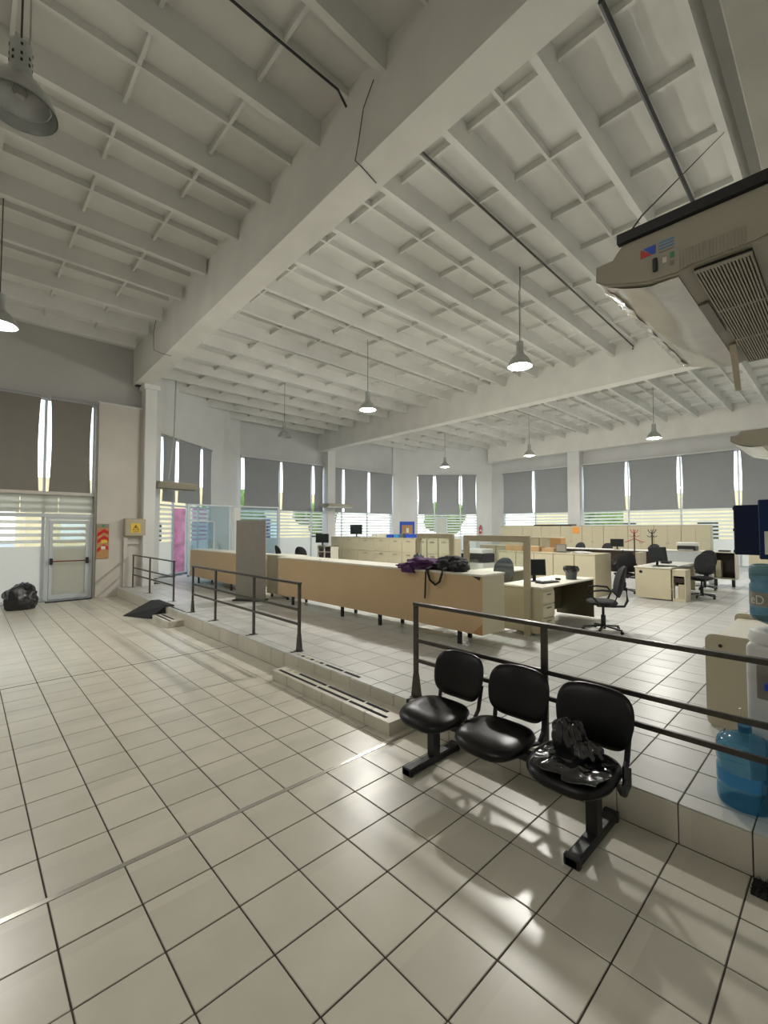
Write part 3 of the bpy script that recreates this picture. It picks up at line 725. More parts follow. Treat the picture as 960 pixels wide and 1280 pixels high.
# ---------------------------------------------------------------- bench
def pad(w, d, th, n=2.6, nu=40, nv=10, fn=None, nn=3.0):
    """superellipsoid cushion, w along x, d along y, th along z"""
    def sg(v, p): return math.copysign(abs(v)**p, v)
    m = MB(); e = 2.0/n; e2 = 2.0/nn
    def f(u, v):
        a_ = u*2*PI; b_ = (v-.5)*PI
        cb = sg(math.cos(b_), e2)
        p = Vector((w/2*sg(math.cos(a_), e)*cb, d/2*sg(math.sin(a_), e)*cb, th/2*sg(math.sin(b_), e2)))
        return fn(p) if fn else p
    m.grid(f, nu, nv); bmesh.ops.remove_doubles(m.bm, verts=m.bm.verts, dist=.0004)
    return m
bn = thing('waiting_bench', 'black three-seat waiting bench on a beam base at the platform edge', 'bench', (2.78, 1.72, 0))
MB()._bb(Matrix.Translation((-.02, 0, .34)), (.06, 1.36, .06), .006).build('beam', 'black', bn)
for y in (-.62, .62):
    lg = MB(); lg.box(-.05, .03, y-.035, y+.035, .05, .33, bev=.004)
    lg.build('upright', 'black', bn)
    ft = MB().box(-.33, .28, y-.04, y+.04, .0, .055, bev=.01).build('foot', 'black', bn)
    for x in (-.31, .26): B(x-.02, x+.02, y-.045, y+.045, 0, .06, bev=.006).build('end_cap', 'black', ft)
for k, y in enumerate((.54, 0, -.54)):
    lab = ['', 'middle seat, empty', 'right seat under the plastic bag'][k]
    def sf(p):
        x, yy, z = p
        # waterfall front (towards -x), dished middle, raised rear
        z2 = z - .055*max(0, (-x-.12)/.12)**2*.6 + .02*(x/.22) - .012*math.exp(-((x-.05)**2+yy*yy)/.02)
        return Vector((x, yy, z2))
    st = pad(.46, .50, .10, 3.0, fn=sf, nn=2.6).xf(Matrix.Translation((-.10, y, .43))).build('seat', 'leather', bn, smooth=True, ang=80)
    B(-.22, .05, y-.15, y+.15, .355, .385).build('seat_plate', 'black', st)
    def bf(p):
        # built flat in x(width) y(height) z(thick) -> stand up, leaning back, curved
        w_, h_, t_ = p
        narrow = 1 - .10*max(0, -h_/.17)
        curve = .05*(w_/.24)**2
        X = .205 + t_ - curve*1.0 + .10*(h_+.17)/.34 * .9
        return Vector((X, w_*narrow, .64 + h_))
    bk = pad(.49, .36, .055, 3.4, fn=bf, nn=2.4).xf(Matrix.Translation((0, y, 0))).build('backrest', 'leather', bn, smooth=True, ang=80)
    for s in (-1, 1): MB().tube([(.02, y+s*.15, .37), (.16, y+s*.19, .36), (.21, y+s*.195, .42), (.25, y+s*.20, .60)], [.013]*4, 8, flat=1.4).build('back_support', 'black', bk)
# plastic bag on the right seat
t = thing('plastic_bag', 'crumpled shiny black plastic bag lying on the right bench seat', 'plastic bag', (2.64, 1.16, .475))
cb = MB()
def f(u, v):
    x = -.19+.33*u; y = -.21+.40*v
    q = noise.noise(Vector((x*9, y*9, 1))); q2 = noise.noise(Vector((x*24, y*24, 5)))
    e_ = max(abs(u-.5), abs(v-.5))*2
    r_ = 1 - .16*noise.noise(Vector((math.atan2(v-.5, u-.5)*1.5, 3, 0)))
    x2 = -.02+(x+.02)*r_; y2 = -.01+(y+.01)*r_
    drop = .06*max(0, (-x2-.13)/.07)**2*.5
    return (x2, y2, .018+.022*abs(q)*(1.2-e_)+.012*q2*(1-.6*e_) - drop)
cb.grid(f, 60, 60)
g = bmesh.ops.extrude_face_region(cb.bm, geom=list(cb.bm.faces))
for e in g['geom']:
    if isinstance(e, bmesh.types.BMVert): e.co.z -= .003
cb.build('flat_film', 'clearblack', t, smooth=True, ang=80)
def bunch(c, r, seed):
    m = MB()
    def f(d):
        a_ = math.atan2(d.y, d.x)
        return 1 + .16*math.sin(a_*5+seed)*(1-abs(d.z)) + .10*math.sin(a_*11+seed*2+d.z*3) + .25*noise.noise(d*1.8+Vector((seed, 0, 0)))
    m.blob(c, r, f, 5); return m
bunch((.10, .07, .09), (.07, .10, .11), 2).build('bunched_top', 'clearblack', t, smooth=True, ang=80)
bunch((.08, -.04, .05), (.08, .09, .055), 5).build('bunched_top', 'clearblack', t, smooth=True, ang=80)
MB().tube([(.15, -.24, .01), (.12, -.25, -.07), (.05, -.25, -.10), (.02, -.24, -.04)], .012, 6, flat=2).build('loose_handle', 'plasticbag', t)

# ---------------------------------------------------------------- water cooler, bottles, side desk
def bottle(name, label, loc, m, r=.135, h=.42, up=True):
    t = thing(name, label, 'water bottle', loc)
    pr = [(0, 0), (r*.85, 0), (r*.97, .012), (r, .03), (r, .09), (r*.95, .10), (r*.95, .115), (r, .125), (r, .21), (r*.95, .22), (r*.95, .235), (r, .245), (r, h*.76), (r*.93, h*.82), (r*.5, h*.885), (.032, h*.91), (.03, h), (0, h)]
    if not up: pr = [(a_, h-b_) for a_, b_ in pr][::-1]
    MB().lathe(pr, 32).build('bottle_body', m, t, smooth=True, ang=50)
    MB().lathe([(0, -.001), (.034, -.001), (.034, .03), (0, .03)] if not up else [(0, h-.03), (.034, h-.03), (.034, h+.005), (0, h+.005)], 16).build('cap', m if up else 'white', t)
    return t
t = thing('water_cooler', 'white water cooler carrying an upturned blue bottle at the right edge', 'water cooler', (3.64, .315, S))
MB().box(-.14, .14, -.155, .15, .02, .92, bev=.03, seg=3).build('cabinet', 'white', t, smooth=True)
MB().lathe([(0, .92), (.15, .92), (.155, .94), (.14, .985), (.10, 1.0), (0, 1.0)], 28).build('bottle_collar', 'white', t, smooth=True)
MB().box(-.152, -.14, -.10, .10, .60, .80, bev=.004).build('tap_panel', 'greymetal', t)
for y in (-.05, .05): MB().box(-.185, -.152, y-.012, y+.012, .66, .70, bev=.004).build('tap', 'blue' if y > 0 else 'red', t)
MB().tube([(-.1, .17, .3), (-.1, .19, .36), (-.1, .175, .42), (-.1, .19, .5)], .008, 6).build('power_cord', 'cream', t)
b1 = bottle('water_bottle', 'upturned pale blue water bottle standing on the cooler', (3.64, .315, S+.985), 'bottle', r=.14, h=.41, up=False)
lb = MB()
def f(u, v):
    a_ = R(100)+R(80)*u; return (.1415*math.cos(a_), .1415*math.sin(a_), .16+.085*v)
lb.grid(f, 16, 1); lb.build('label', 'greymetal', b1)
txt('lettering', 'eD', .075, 'paper', b1, (.1435*math.cos(R(140)), .1435*math.sin(R(140)), .175), (PI/2, 0, R(140)+PI/2), align='CENTER', bend=.143)
b2 = bottle('water_bottle', 'deep blue water bottle standing on the platform floor beside the cooler', (3.385, .464, S), 'bottle2', r=.14, h=.45)
for a0 in (R(120),):
    lb = MB()
    def f(u, v):
        a_ = a0+R(95)*u; return (.1412*math.cos(a_), .1412*math.sin(a_), .13+.075*v)
    lb.grid(f, 16, 1); lb.build('label', 'logo_blue', b2)
# beige desk beside the cooler
def side_desk():
    t = thing('side_desk', 'beige desk with rounded end panel beside the water cooler', 'desk', (4.52, .86, S))
    def rr(w, h, r):
        pts = []
        for cx, cz, a0 in ((w-r, h-r, 0), (r, h-r, 90), (r, r, 180), (w-r, r, 270)):
            for k in range(6): pts.append((cx+r*math.cos(R(a0+18*k)), cz+r*math.sin(R(a0+18*k))))
        return pts
    e = MB().prism([(-.0-p[0], p[1]) for p in rr(.62, .74, .05)], 'x', 0, .03).build('end_panel', 'beige', t)
    MB().tube([(.015, -p[0], p[1]) for p in rr(.62, .74, .05)+[rr(.62, .74, .05)[0]]], .006, 6).build('edge_band', 'beige_dark', e)
    MB().lathe([(0, 0), (.014, 0), (.014, .004), (0, .004)], 12).xf(Matrix.Translation((-.001, -.10, .66)) @ Matrix.Rotation(-PI/2, 4, 'Y')).build('cable_hole', 'black', e)
    MB().prism([(-.0-p[0], p[1]) for p in rr(.62, .74, .05)], 'x', 1.35, 1.38).build('end_panel', 'beige', t)
    B(.03, 1.35, -.59, -.03, .66, .69).build('desk_top', 'cream', t)
    B(.03, 1.35, -.60, -.57, .12, .66).build('back_panel', 'beige', t)
    return t
side_desk()
t = thing('scrub_brush', 'dark bristled mat end at the foot of the platform, right edge', 'mat', (2.98, .30, 0))
B(-.04, .09, -.3, .1, 0, .015).build('backing', 'rubber', t)
br = MB()
for k in range(350):
    x = random.uniform(-.04, .09); y = random.uniform(-.3, .1); a_ = random.uniform(0, 6.3)
    br.tube([(x, y, .012), (x+.015*math.cos(a_), y+.015*math.sin(a_), .035)], [.003, .001], 3, caps=False)
br.build('bristles', 'rubber', t, kind='stuff')
# blue notice boards on wall arms
t = thing('notice_board', 'dark navy notice board standing out from the wall, left one', 'notice board', (5.0, .72, 1.62))
B(0, .05, -.62, 0, 0, .44, bev=.008).build('board', 'navy', t); B(0.01, .04, -1.07, -.62, .2, .24).build('wall_arm', 'black', t)
for z in (.03, .22, .41): B(-.006, .056, -.012, .004, z-.012, z+.012).build('hinge', 'black', t)
t = thing('notice_board', 'blue notice board with a cream sheet, nearer one at the right edge', 'notice board', (4.55, .50, 1.61))
B(0, .04, -.6, 0, 0, .47, bev=.008).build('board', 'navy2', t); B(0.01, .03, -.85, -.6, .2, .24).build('wall_arm', 'black', t)
B(-.004, 0, -.3, -.035, .04, .22).build('paper_sheet', 'paper', t)

# ---------------------------------------------------------------- counters
def counter(name, label, y0, y1, x=5.06, dep=.55, z0=.19, h=1.0, legs=(), m='tan', side='beige'):
    t = thing(name, label, 'counter', (x, y0, S))
    L = y1-y0
    B(0, .02, 0, L, z0, h-.03).build('front_panel', m, t)
    B(0.02, dep, 0, .02, z0, h-.03).build('end_panel', side, t); B(0.02, dep, L-.02, L, z0, h-.03).build('end_panel', side, t)
    B(dep-.04, dep-.02, .02, L-.02, z0, h-.03).build('back_panel', side, t)
    B(0.02, dep-.02, .02, L-.02, z0, z0+.02).build('bottom_panel', side, t)
    B(-.01, dep+.01, -.01, L+.01, h-.03, h, bev=.004).build('counter_top', 'cream', t)
    lm = B(-.02, .02, -.03, .03, 0, z0+.002, bev=.003).mesh('leg', 'black')
    for (lx, ly) in legs: inst(lm, 'leg', t, (lx, ly-y0, 0))
    return t
c1 = counter('reception_counter', 'long tan reception counter on short black legs, bags on its top', 3.42, 8.72, legs=[(.06, 3.84), (.06, 5.49), (.06, 6.51), (.06, 8.2), (.46, 3.95), (.46, 5.35), (.46, 6.6), (.46, 8.3)])
MB().prism([(0, .0), (.17, .0), (0, .15)], 'x', -.003, 0).xf(Matrix.Translation((0, .0, .19))).build('peeled_corner', 'cork', c1)
MB().prism([(0, .0), (.14, .0), (0.02, -.05)], 'x', -.003, 0).xf(Matrix.Translation((0, .02, .968))).build('peeled_corner', 'wengue', c1)
MB().lathe([(0, 0), (.02, 0), (.02, .002), (0, .002)], 14).xf(Matrix.Translation((.12, 3.9, 1.0))).build('cable_grommet', 'greymetal', c1)
c2 = counter('reception_counter', 'set-back pale counter section between the grey display panel and long counter', 8.74, 9.75, x=5.35, dep=.5, z0=.08, m='beige', legs=[(.06, 8.9), (.06, 9.6), (.4, 8.9), (.4, 9.6)])
c3 = counter('reception_counter', 'far tan reception counter left of the grey display panel', 9.95, 13.95, legs=[(.06, 11.2), (.06, 13.4), (.46, 11.3), (.46, 13.4), (.1, 10.2), (.46, 10.2)])
t = thing('display_panel', 'tall grey freestanding display panel in front of the counters', 'display panel', (4.745, 9.385, S), math.atan2(-.51, .37))
B(-.36, .36, -.015, .015, .03, 1.81, bev=.003).build('panel', 'greymetal', t); B(-.36, .36, -.16, .16, 0, .03, bev=.005).build('base', 'black', t)
# clothes and bag on the counter top
def crumple(c, r, seed, flatten=.6, amp=.35):
    m = MB()
    def f(d): return 1 + amp*noise.noise(Vector((d.x*2.2+seed, d.y*2.2, d.z*2))) + amp*.5*noise.noise(Vector((d.x*6+seed, d.y*6, d.z*6)))
    m.blob((0, 0, 0), r, f, 4)
    for v_ in m.bm.verts: v_.co.z = max(v_.co.z, -r[2]*.5)
    m.xf(Matrix.Translation((c[0], c[1], c[2]+r[2]*.5))); return m
ZT = S+1.0
t = thing('purple_jacket', 'purple jacket heaped on the long counter top', 'clothing', (5.25, 4.62, ZT))
crumple((0, 0, 0), (.22, .30, .11), 2).build('folded_cloth', 'purple', t, smooth=True, ang=60)
crumple((-.13, .22, .0), (.14, .20, .05), 9).build('sleeve', 'purple', t, smooth=True, ang=60)
crumple((-.258, .10, -.055), (.035, .13, .06), 5).build('hanging_sleeve', 'purple', t, smooth=True, ang=60)
crumple((.12, .22, .06), (.09, .10, .10), 4).build('hood', 'bin_grey', t, smooth=True, ang=60)
t = thing('shoulder_bag', 'black shoulder bag on the long counter, its strap hanging down', 'bag', (5.30, 4.10, ZT))
crumple((0, 0, 0), (.20, .26, .14), 21).build('bag_body', 'fabric_black', t, smooth=True, ang=60)
crumple((-.1, -.17, .0), (.12, .14, .10), 23).build('bag_flap', 'fabric_black', t, smooth=True, ang=60)
MB().tube([(-.1, .22, .06), (-.2, .25, .05), (-.275, .245, .025), (-.285, .24, -.03), (-.28, .20, -.14), (-.28, .10, -.20), (-.28, .02, -.15), (-.285, -.03, -.03), (-.275, -.035, .025), (-.2, -.05, .05)], .015, 6, flat=1.3).build('strap', 'fabric_black', t)
MB().tube([(-.2, .27, .04), (-.275, .275, .02), (-.285, .28, -.03), (-.28, .29, -.2), (-.28, .30, -.42)], .011, 6, flat=1.4).build('loose_strap', 'fabric_black', t)
MB().tube([(-.05, .05, .16), (-.05, .0, .20), (-.05, -.1, .20), (-.05, -.16, .15)], .012, 6).build('bag_handle', 'fabric_black', t)

# ---------------------------------------------------------------- office furniture helpers
def chair(label, loc, rz, m='fabric_black', arms=True, grp='office swivel chairs'):
    t = thing('office_chair', label, 'office chair', loc, rz, grp)
    # faces +y
    bs = MB().lathe([(0, .05), (.035, .05), (.035, .12), (0, .12)], 12).build('star_base', 'black', t)
    for k in range(5):
        a_ = k*2*PI/5+.3
        lg = MB().bar((.02*math.cos(a_), .02*math.sin(a_), .10), (.29*math.cos(a_), .29*math.sin(a_), .065), .04, .025, .004).build('base_leg', 'black', bs)
    for k in range(5):
        a_ = k*2*PI/5+.3
        MB().lathe([(0, -.012), (.026, -.012), (.026, .012), (0, .012)], 10).xf(Matrix.Translation((.29*math.cos(a_), .29*math.sin(a_), .028)) @ Matrix.Rotation(a_, 4, 'Z') @ Matrix.Rotation(PI/2, 4, 'X')).build('castor', 'black', bs)
    MB().lathe([(.035, .10), (.035, .26), (.02, .27), (.02, .40), (0, .40)], 12).build('gas_column', 'black', t, smooth=True)
    B(-.10, .10, -.14, .10, .395, .425, bev=.006).build('seat_mechanism', 'black', t)
    pad(.47, .45, .09, 3.2, 24, 8, nn=2.6).xf(Matrix.Translation((0, .02, .465))).build('seat', m, t, smooth=True, ang=70)
    def bf(p):
        w_, h_, t_ = p
        wd = 1 - .22*max(0, h_/.24)**2
        return Vector((w_*wd, -.27 - .05*(h_/.24) + t_ + .07*(w_/.22)**2, .79+h_))
    pad(.44, .50, .07, 2.8, 24, 8, fn=bf, nn=2.6).build('backrest', m, t, smooth=True, ang=70)
    MB().tube([(0, -.12, .40), (0, -.30, .41), (0, -.345, .50), (0, -.33, .70)], .02, 8, flat=1.8).build('back_bar', 'black', t, smooth=True)
    if arms:
        for s in (-1, 1):
            pts = [(s*.20, -.05, .43), (s*.27, -.12, .50), (s*.28, -.16, .60), (s*.28, -.10, .67), (s*.28, .05, .68), (s*.28, .17, .665), (s*.28, .20, .60), (s*.27, .12, .50), (s*.20, .06, .43)]
            MB().tube(pts, .016, 8).build('armrest', 'black', t, smooth=True)
    MB().tube([(.08, 0, .41), (.24, .03, .40)], .008, 6).build('lever', 'black', t)
    return t
def monitor(label, loc, rz, w=.42, h=.34, tilt=-.12, grp='computer monitors', kb=False):
    t = thing('computer_monitor', label, 'monitor', loc, rz, grp)   # screen faces -y
    s = B(-w/2, w/2, -.02, .02, -h/2, h/2, bev=.008)
    s.xf(Matrix.Translation((0, 0, h/2+.10)) @ Matrix.Rotation(tilt, 4, 'X'))
    s.build('screen_housing', 'black', t)
    s = B(-w/2+.015, w/2-.015, -.0225, -.02, -h/2+.02, h/2-.015).xf(Matrix.Translation((0, 0, h/2+.10)) @ Matrix.Rotation(tilt, 4, 'X')); s.build('screen', 'screen', t)
    MB().bar((0, .03, .01), (0, .02, .18), .05, .02).build('stand_neck', 'black', t); B(-.11, .11, -.08, .10, 0, .012, bev=.004).build('stand_foot', 'black', t)
    return t
def keyboard(label, loc, rz):
    t = thing('keyboard', label, 'keyboard', loc, rz)
    B(-.22, .22, -.075, .075, 0, .018, bev=.004).build('keyboard_case', 'black', t)
    k = MB()
    for i in range(14):
        for j in range(5): k.box(-.205+i*.0295, -.205+i*.0295+.024, -.06+j*.025, -.04+j*.025, .018, .024)
    k.build('keys', 'black', t, kind='stuff'); return t
def cabinet_row(units, x, z, h, dep, kind, m='beige', grp=None, top=True, base='filing_cabinet', cat='cabinet'):
    """units: list of (y0, y1, label); fronts face -x"""
    for (y0, y1, lab) in units:
        t = thing(base, lab, cat, (x, y0, z), 0, grp); w = y1-y0-.012
        B(0.02, dep, 0, w, 0, h-.02).build('cabinet_body', m, t)
        B(0.0, dep, 0, w, h-.02, h, bev=.003).build('cabinet_top', m, t)
        if kind == 'drawers':
            n = max(2, round(h/.42)); dh = (h-.06)/n
            for k in range(n):
                d_ = B(0, .02, .006, w-.006, .03+k*dh+.006, .03+(k+1)*dh-.004, bev=.003).build('drawer', m, t)
                B(-.02, -.001, w/2-.08, w/2+.08, .03+(k+1)*dh-.07, .03+(k+1)*dh-.055).build('handle', 'greymetal', d_)
        elif kind == 'doors':
            for a_, b_, s in ((.004, w/2-.003, 1), (w/2+.003, w-.004, -1)):
                d_ = B(0, .02, a_, b_, .05, h-.03, bev=.002).build('door', m, t)
                yy = b_-.04 if s > 0 else a_+.04
                B(-.015, 0, yy-.008, yy+.008, h*.52, h*.52+.09).build('handle', 'greymetal', d_)
        elif kind == 'back':
            B(0, .02, .004, w-.004, .0, h-.03, bev=.002).build('back_panel', m, t)

# filing cabinets along x = 10 in the middle
ys = [14.05, 12.78, 11.87, 11.04, 10.31, 9.73, 9.15]
labs = ['tall beige filing cabinet at the left end of the row, its brown side showing', 'second beige filing cabinet from the left end, beneath the monitor', 'beige filing cabinet third from the left end of the middle row', 'beige filing cabinet fourth from the left end, below the folders',
        'beige filing cabinet fifth from the left end, below blue folders', 'beige filing cabinet last before the left screen frame']
ys2 = [12.78+.65, 12.78, 11.87, 11.04, 10.31, 9.73, 9.15]
cabinet_row([(ys2[i+1], ys2[i], labs[i]) for i in range(6)], 10.0, S, 1.33, .5, 'drawers', grp='filing cabinets of the middle row')
cabinet_row([(8.70, 9.1, 'filing cabinet seen through the left part of the small screen frame'), (8.27, 8.68, 'filing cabinet seen through the middle of the small screen frame'), (7.83, 8.25, 'filing cabinet seen through the right part of the small screen frame')], 10.0, S, 1.33, .5, 'drawers', grp='filing cabinets of the middle row')
# lower row of cabinets (backs towards us)
yy = [6.77, 6.23, 5.71, 5.19, 4.66, 4.16]
labs = ['plain beige cabinet behind the tall screen post, fifth from the right end', 'plain beige cabinet behind the desk monitor', 'plain beige cabinet right of the desk monitor, third from the right end', 'plain beige cabinet behind the waste bin, second from the right end', 'plain beige cabinet at the right end of the low row']
cabinet_row([(yy[i+1], yy[i], labs[i]) for i in range(5)], 10.8, S, 1.01, 1.0, 'back', grp='low beige cabinets behind the first desk')
# row seen through big frame on the left
cabinet_row([(9.2, 9.9, 'olive drawer cabinet behind the copier, left one'), (8.45, 9.18, 'olive drawer cabinet behind the copier, middle one'), (7.7, 8.43, 'olive drawer cabinet behind the copier, right one')], 14.5, S, 1.0, .5, 'drawers', grp='drawer cabinets behind the copier')
cabinet_row([(8.24, 8.96, 'mid-height beige cabinet behind the cardboard boxes, left one'), (7.43, 8.22, 'mid-height beige cabinet behind the cardboard boxes, right one')], 16.0, S, 1.30, .5, 'drawers', grp='mid-height beige cabinets')
# tall cabinets along the right wall
yy = [14.1, 12.71, 11.61, 10.52, 9.41, 8.37, 7.26, 6.17, 5.12, 4.06]
labs = ['tall beige cabinet at the far left end of the right-wall row', 'tall beige cabinet second from the left end of the right-wall row', 'tall beige cabinet left of the one with the orange paper', 'tall beige cabinet with the orange paper on its door',
        'tall beige cabinet just right of the orange paper', 'tall beige cabinet left of the red-hooked coat rack', 'tall beige cabinet behind the two coat racks', 'tall beige cabinet left of the printer', 'tall beige cabinet at the right end, behind the printer']
cabinet_row([(yy[i+1], yy[i], labs[i]) for i in range(9)], 22.8, S, 1.78, .5, 'doors', grp='tall cabinets along the right wall', base='storage_cabinet')
cabinet_row([(1.3, 2.5, 'low beige cabinet under the right windows behind the notice boards')], 20.0, S, .95, .5, 'doors', base='storage_cabinet')
tag(B(22.79, 22.797, 9.53, 9.86, 1.62, 1.92).build('orange_notice', 'orange'), 'square orange paper on a tall cabinet door', 'paper')
tag(B(22.75, 23.35, 9.9, 12.0, S+1.785, S+1.85, bev=.006).build('shelf_board', 'wengue'), 'dark brown board lying on top of the tall cabinets', 'board')

# screens (open frames)
def screen_frame(label, x, y0, y1, z0, z1, w=.07, low=None, grp=None, right=True):
    t = thing('screen_frame', label, 'partition frame', (x, y0, S), 0, grp); L = y1-y0
    for y in (0, L-w): B(0, .05, y, y+w, 0 if (y == 0 or not low) else z0, z1-w, bev=.004).build('frame_post', 'frame_tan', t)
    B(0, .05, 0, L, z1-w, z1, bev=.004).build('frame_rail', 'frame_tan', t)
    if low: B(.005, .045, w, L-w, .06, low, bev=.003).build('lower_panel', 'beige', t); B(0.0, .05, w, L-w, low, low+.03).build('sill_rail', 'frame_tan', t)
    B(.02, .026, w, L-w, low+.03 if low else .1, z1-w).build('pane', 'glass', t)
    return t
screen_frame('large tan framed glass screen beside the first desk', 6.22, 3.36, 4.58, 0, 1.51, .10, low=.70)
screen_frame('smaller tan framed glass screen behind the purple jacket', 6.22, 4.80, 5.66, 0, 1.53, .09, low=.70)

# desk 1
def desk(label, loc, rz, L, D, h=.74, ped='left', m='beige', back='brownpanel', ends=True):
    """kneehole opens to -y; back panel at +y side"""
    t = thing('office_desk', label, 'desk', loc, rz)
    B(0, L, 0, D, h-.028, h, bev=.004).build('desk_top', 'cream', t)
    B(0, .025, .02, D-.02, .04, h-.03).build('end_panel', m, t); B(L-.025, L, .02, D-.02, .04, h-.03).build('end_panel', back if ped else m, t)
    B(.03, L-.03, D-.12, D-.10, .14, h-.03).build('modesty_panel', back, t)
    if ped:
        x0 = .03 if ped == 'left' else L-.45
        p = B(x0, x0+.40, .04, D-.14, .06, h-.03).build('pedestal', m, t)
        for k in range(3):
            B(x0+.01, x0+.39, .02, .04, .08+k*.2, .26+k*.2, bev=.003).build('drawer', m, p)
            B(x0+.14, x0+.26, .004, .0195, .21+k*.2, .225+k*.2).build('drawer_handle', 'greymetal', p)
    return t
desk('first beige desk with drawer pedestal, waste bin standing on its top', (6.28, 3.18, S), 0, 1.95, .72)
ms = monitor('black monitor on the first desk beside the screen frame', (6.95, 3.66, S+.74), R(-48), .36, .27)
keyboard('black keyboard on the first desk in front of its monitor', (6.92, 3.42, S+.74), R(-10))
t = thing('computer_mouse', 'black mouse on the first desk', 'mouse', (7.42, 3.48, S+.74)); pad(.06, .10, .035, 2.4, 16, 6).xf(Matrix.Translation((0, 0, .0175))).build('mouse_shell', 'black', t, smooth=True)
t = thing('waste_bin', 'grey waste bin lined with a dark bag on the first desk', 'waste bin', (7.72, 3.38, S+.74))
MB().lathe([(0, 0), (.085, 0), (.105, .17), (.105, .20), (.098, .20), (.08, .01), (0, .01)], 24).build('bin_body', 'bin_grey', t, smooth=True)
lb = MB().grid(lambda u, v: ((.108+.022*math.sin(v*PI)+.007*math.sin(u*2*PI*9+v*3))*math.cos(u*2*PI), (.108+.022*math.sin(v*PI)+.007*math.sin(u*2*PI*9+v*3))*math.sin(u*2*PI), .125+.10*v), 54, 6)
lb.build('bag_liner', 'plasticbag', t, smooth=True, ang=80)
chair('black swivel chair with loop armrests facing the first desk', (7.35, 2.72, S), R(28), 'fabric_black')
chair('slate blue chair behind the end of the long counter', (7.6, 4.75, S), R(95), 'fabric_blue', arms=False)
# white table behind the counter end
desk('pale low desk behind the long counter, seen through the large screen', (7.9, 4.9, S), 0, 1.5, .7, ped=None)

# copier
t = thing('photocopier', 'white and dark grey photocopier seen behind the large screen frame', 'photocopier', (11.0, 7.4, S))
B(0, .6, 0, .75, .02, .62, bev=.01).build('paper_cabinet', 'white', t); B(-.02, .6, -.02, .77, .62, .88, bev=.01).build('engine_housing', 'black', t)
B(0, .58, .02, .73, .88, 1.02, bev=.02).build('scanner_lid', 'white', t); B(-.06, .1, .5, .72, .93, .98).build('control_panel', 'greymetal', t)
for k in range(2): B(-.012, 0, .04, .71, .08+k*.26, .30+k*.26, bev=.004).build('paper_tray', 'white', t)

# things on filing cabinets
monitor('black monitor standing on the filing cabinets under the back windows', (10.25, 12.25, S+1.33), R(-80), .55, .34, 0)
def folder(label, y, w, h, m, x=10.12): tag(B(x, x+.25, y, y+w, S+1.33, S+1.33+h, bev=.003).build('binder', m), label, 'binder')
folder('cream box file on the filing cabinets, leftmost', 10.98, .30, .10, 'paper'); folder('pale box file with blue spine on the filing cabinets', 10.62, .22, .13, 'cream')
folder('blue folder pile on the filing cabinets, left pile', 10.30, .24, .10, 'blue'); folder('blue folder pile on the filing cabinets, middle pile', 10.0, .20, .11, 'logo_blue')
folder('green-grey file box on the filing cabinets', 9.78, .14, .14, 'bin_grey'); folder('blue folder stack at the right end of the filing cabinets', 9.40, .28, .12, 'blue')
t = thing('poster_board', 'blue framed cork poster board on the back wall pier', 'poster board', (CH.x-.055, CH.y-.055, 1.30), CA)
B(.07, 1.02, .02, .06, 0, 1.0, bev=.006).build('board_frame', 'blue', t); B(.22, .90, .012, .02, .1, .78).build('cork_field', 'cork', t); B(.50, .66, .006, .012, .3, .6).build('sheet', 'paper', t)
# extinguishers
def extinguisher(label, loc, rz):
    t = thing('fire_extinguisher', label, 'fire extinguisher', loc, rz)
    MB().lathe([(0, 0), (.075, 0), (.08, .02), (.08, .36), (.06, .42), (.025, .45), (.025, .48), (0, .48)], 20).build('cylinder', 'red', t, smooth=True)
    B(-.03, .09, -.015, .015, .48, .52).build('lever', 'black', t); MB().tube([(.03, 0, .49), (.12, 0, .42), (.11, 0, .2)], .012, 8).build('hose', 'black', t); B(-.04, .04, -.084, -.078, .14, .26).build('label', 'paper', t)
e1 = extinguisher('red fire extinguisher hung on the corner wall', (23.35, 15.88, 1.55), CA)
# monitor shelf behind long counter
t = thing('paper_shelf', 'small cream shelf unit with dark compartments behind the counter', 'shelf', (9.2, 12.35, S))
MB().box(0, .35, 0, .02, 0, 1.02).box(0, .35, .78, .80, 0, 1.02).box(0, .35, .39, .41, 0, 1.02).box(0, .35, 0, .8, 1.0, 1.02).box(.33, .35, 0, .8, 0, 1.0).build('shelf_frame', 'cream', t)
for z in (.1, .35, .58, .80): B(0, .33, .02, .78, z, z+.02).build('shelf_board', 'cream', t)
for k, z in enumerate((.37, .60, .82)): B(.02, .3, .05, .35, z, z+.13).build('dark_tray', 'wengue', t); B(.02, .3, .45, .72, z, z+.08).build('dark_tray', 'wengue', t)
monitor('black monitor on the small cream shelf', (9.3, 13.0, S+1.02), R(-60), .50, .32, 0)
chair('black chair with a leaning backrest behind the long counter', (8.2, 12.5, S), R(-60), 'fabric_black')
chair('second black chair, half hidden, left of the leaning one', (8.3, 13.9, S), R(-100), 'fabric_black')
desk('pale desk behind the set-back counter section', (6.6, 11.2, S), R(90), 2.2, .75, ped=None)
t = thing('office_phone', 'blue-grey desk phone on the pale desk behind the counters', 'phone', (6.2, 11.75, S+.74)); B(-.1, .1, -.1, .1, 0, .05, bev=.01).build('phone_base', 'blue', t); B(-.1, -.05, -.1, .1, .05, .08, bev=.008).build('handset', 'blue', t)
t = thing('coffee_machine', 'small dark appliance on the far counter by the entrance', 'appliance', (5.4, 10.9, ZT)); B(-.1, .1, -.08, .08, 0, .22, bev=.01).build('appliance_body', 'black', t); B(-.16, -.1, -.06, .06, 0, .05).build('drip_tray', 'greymetal', t)

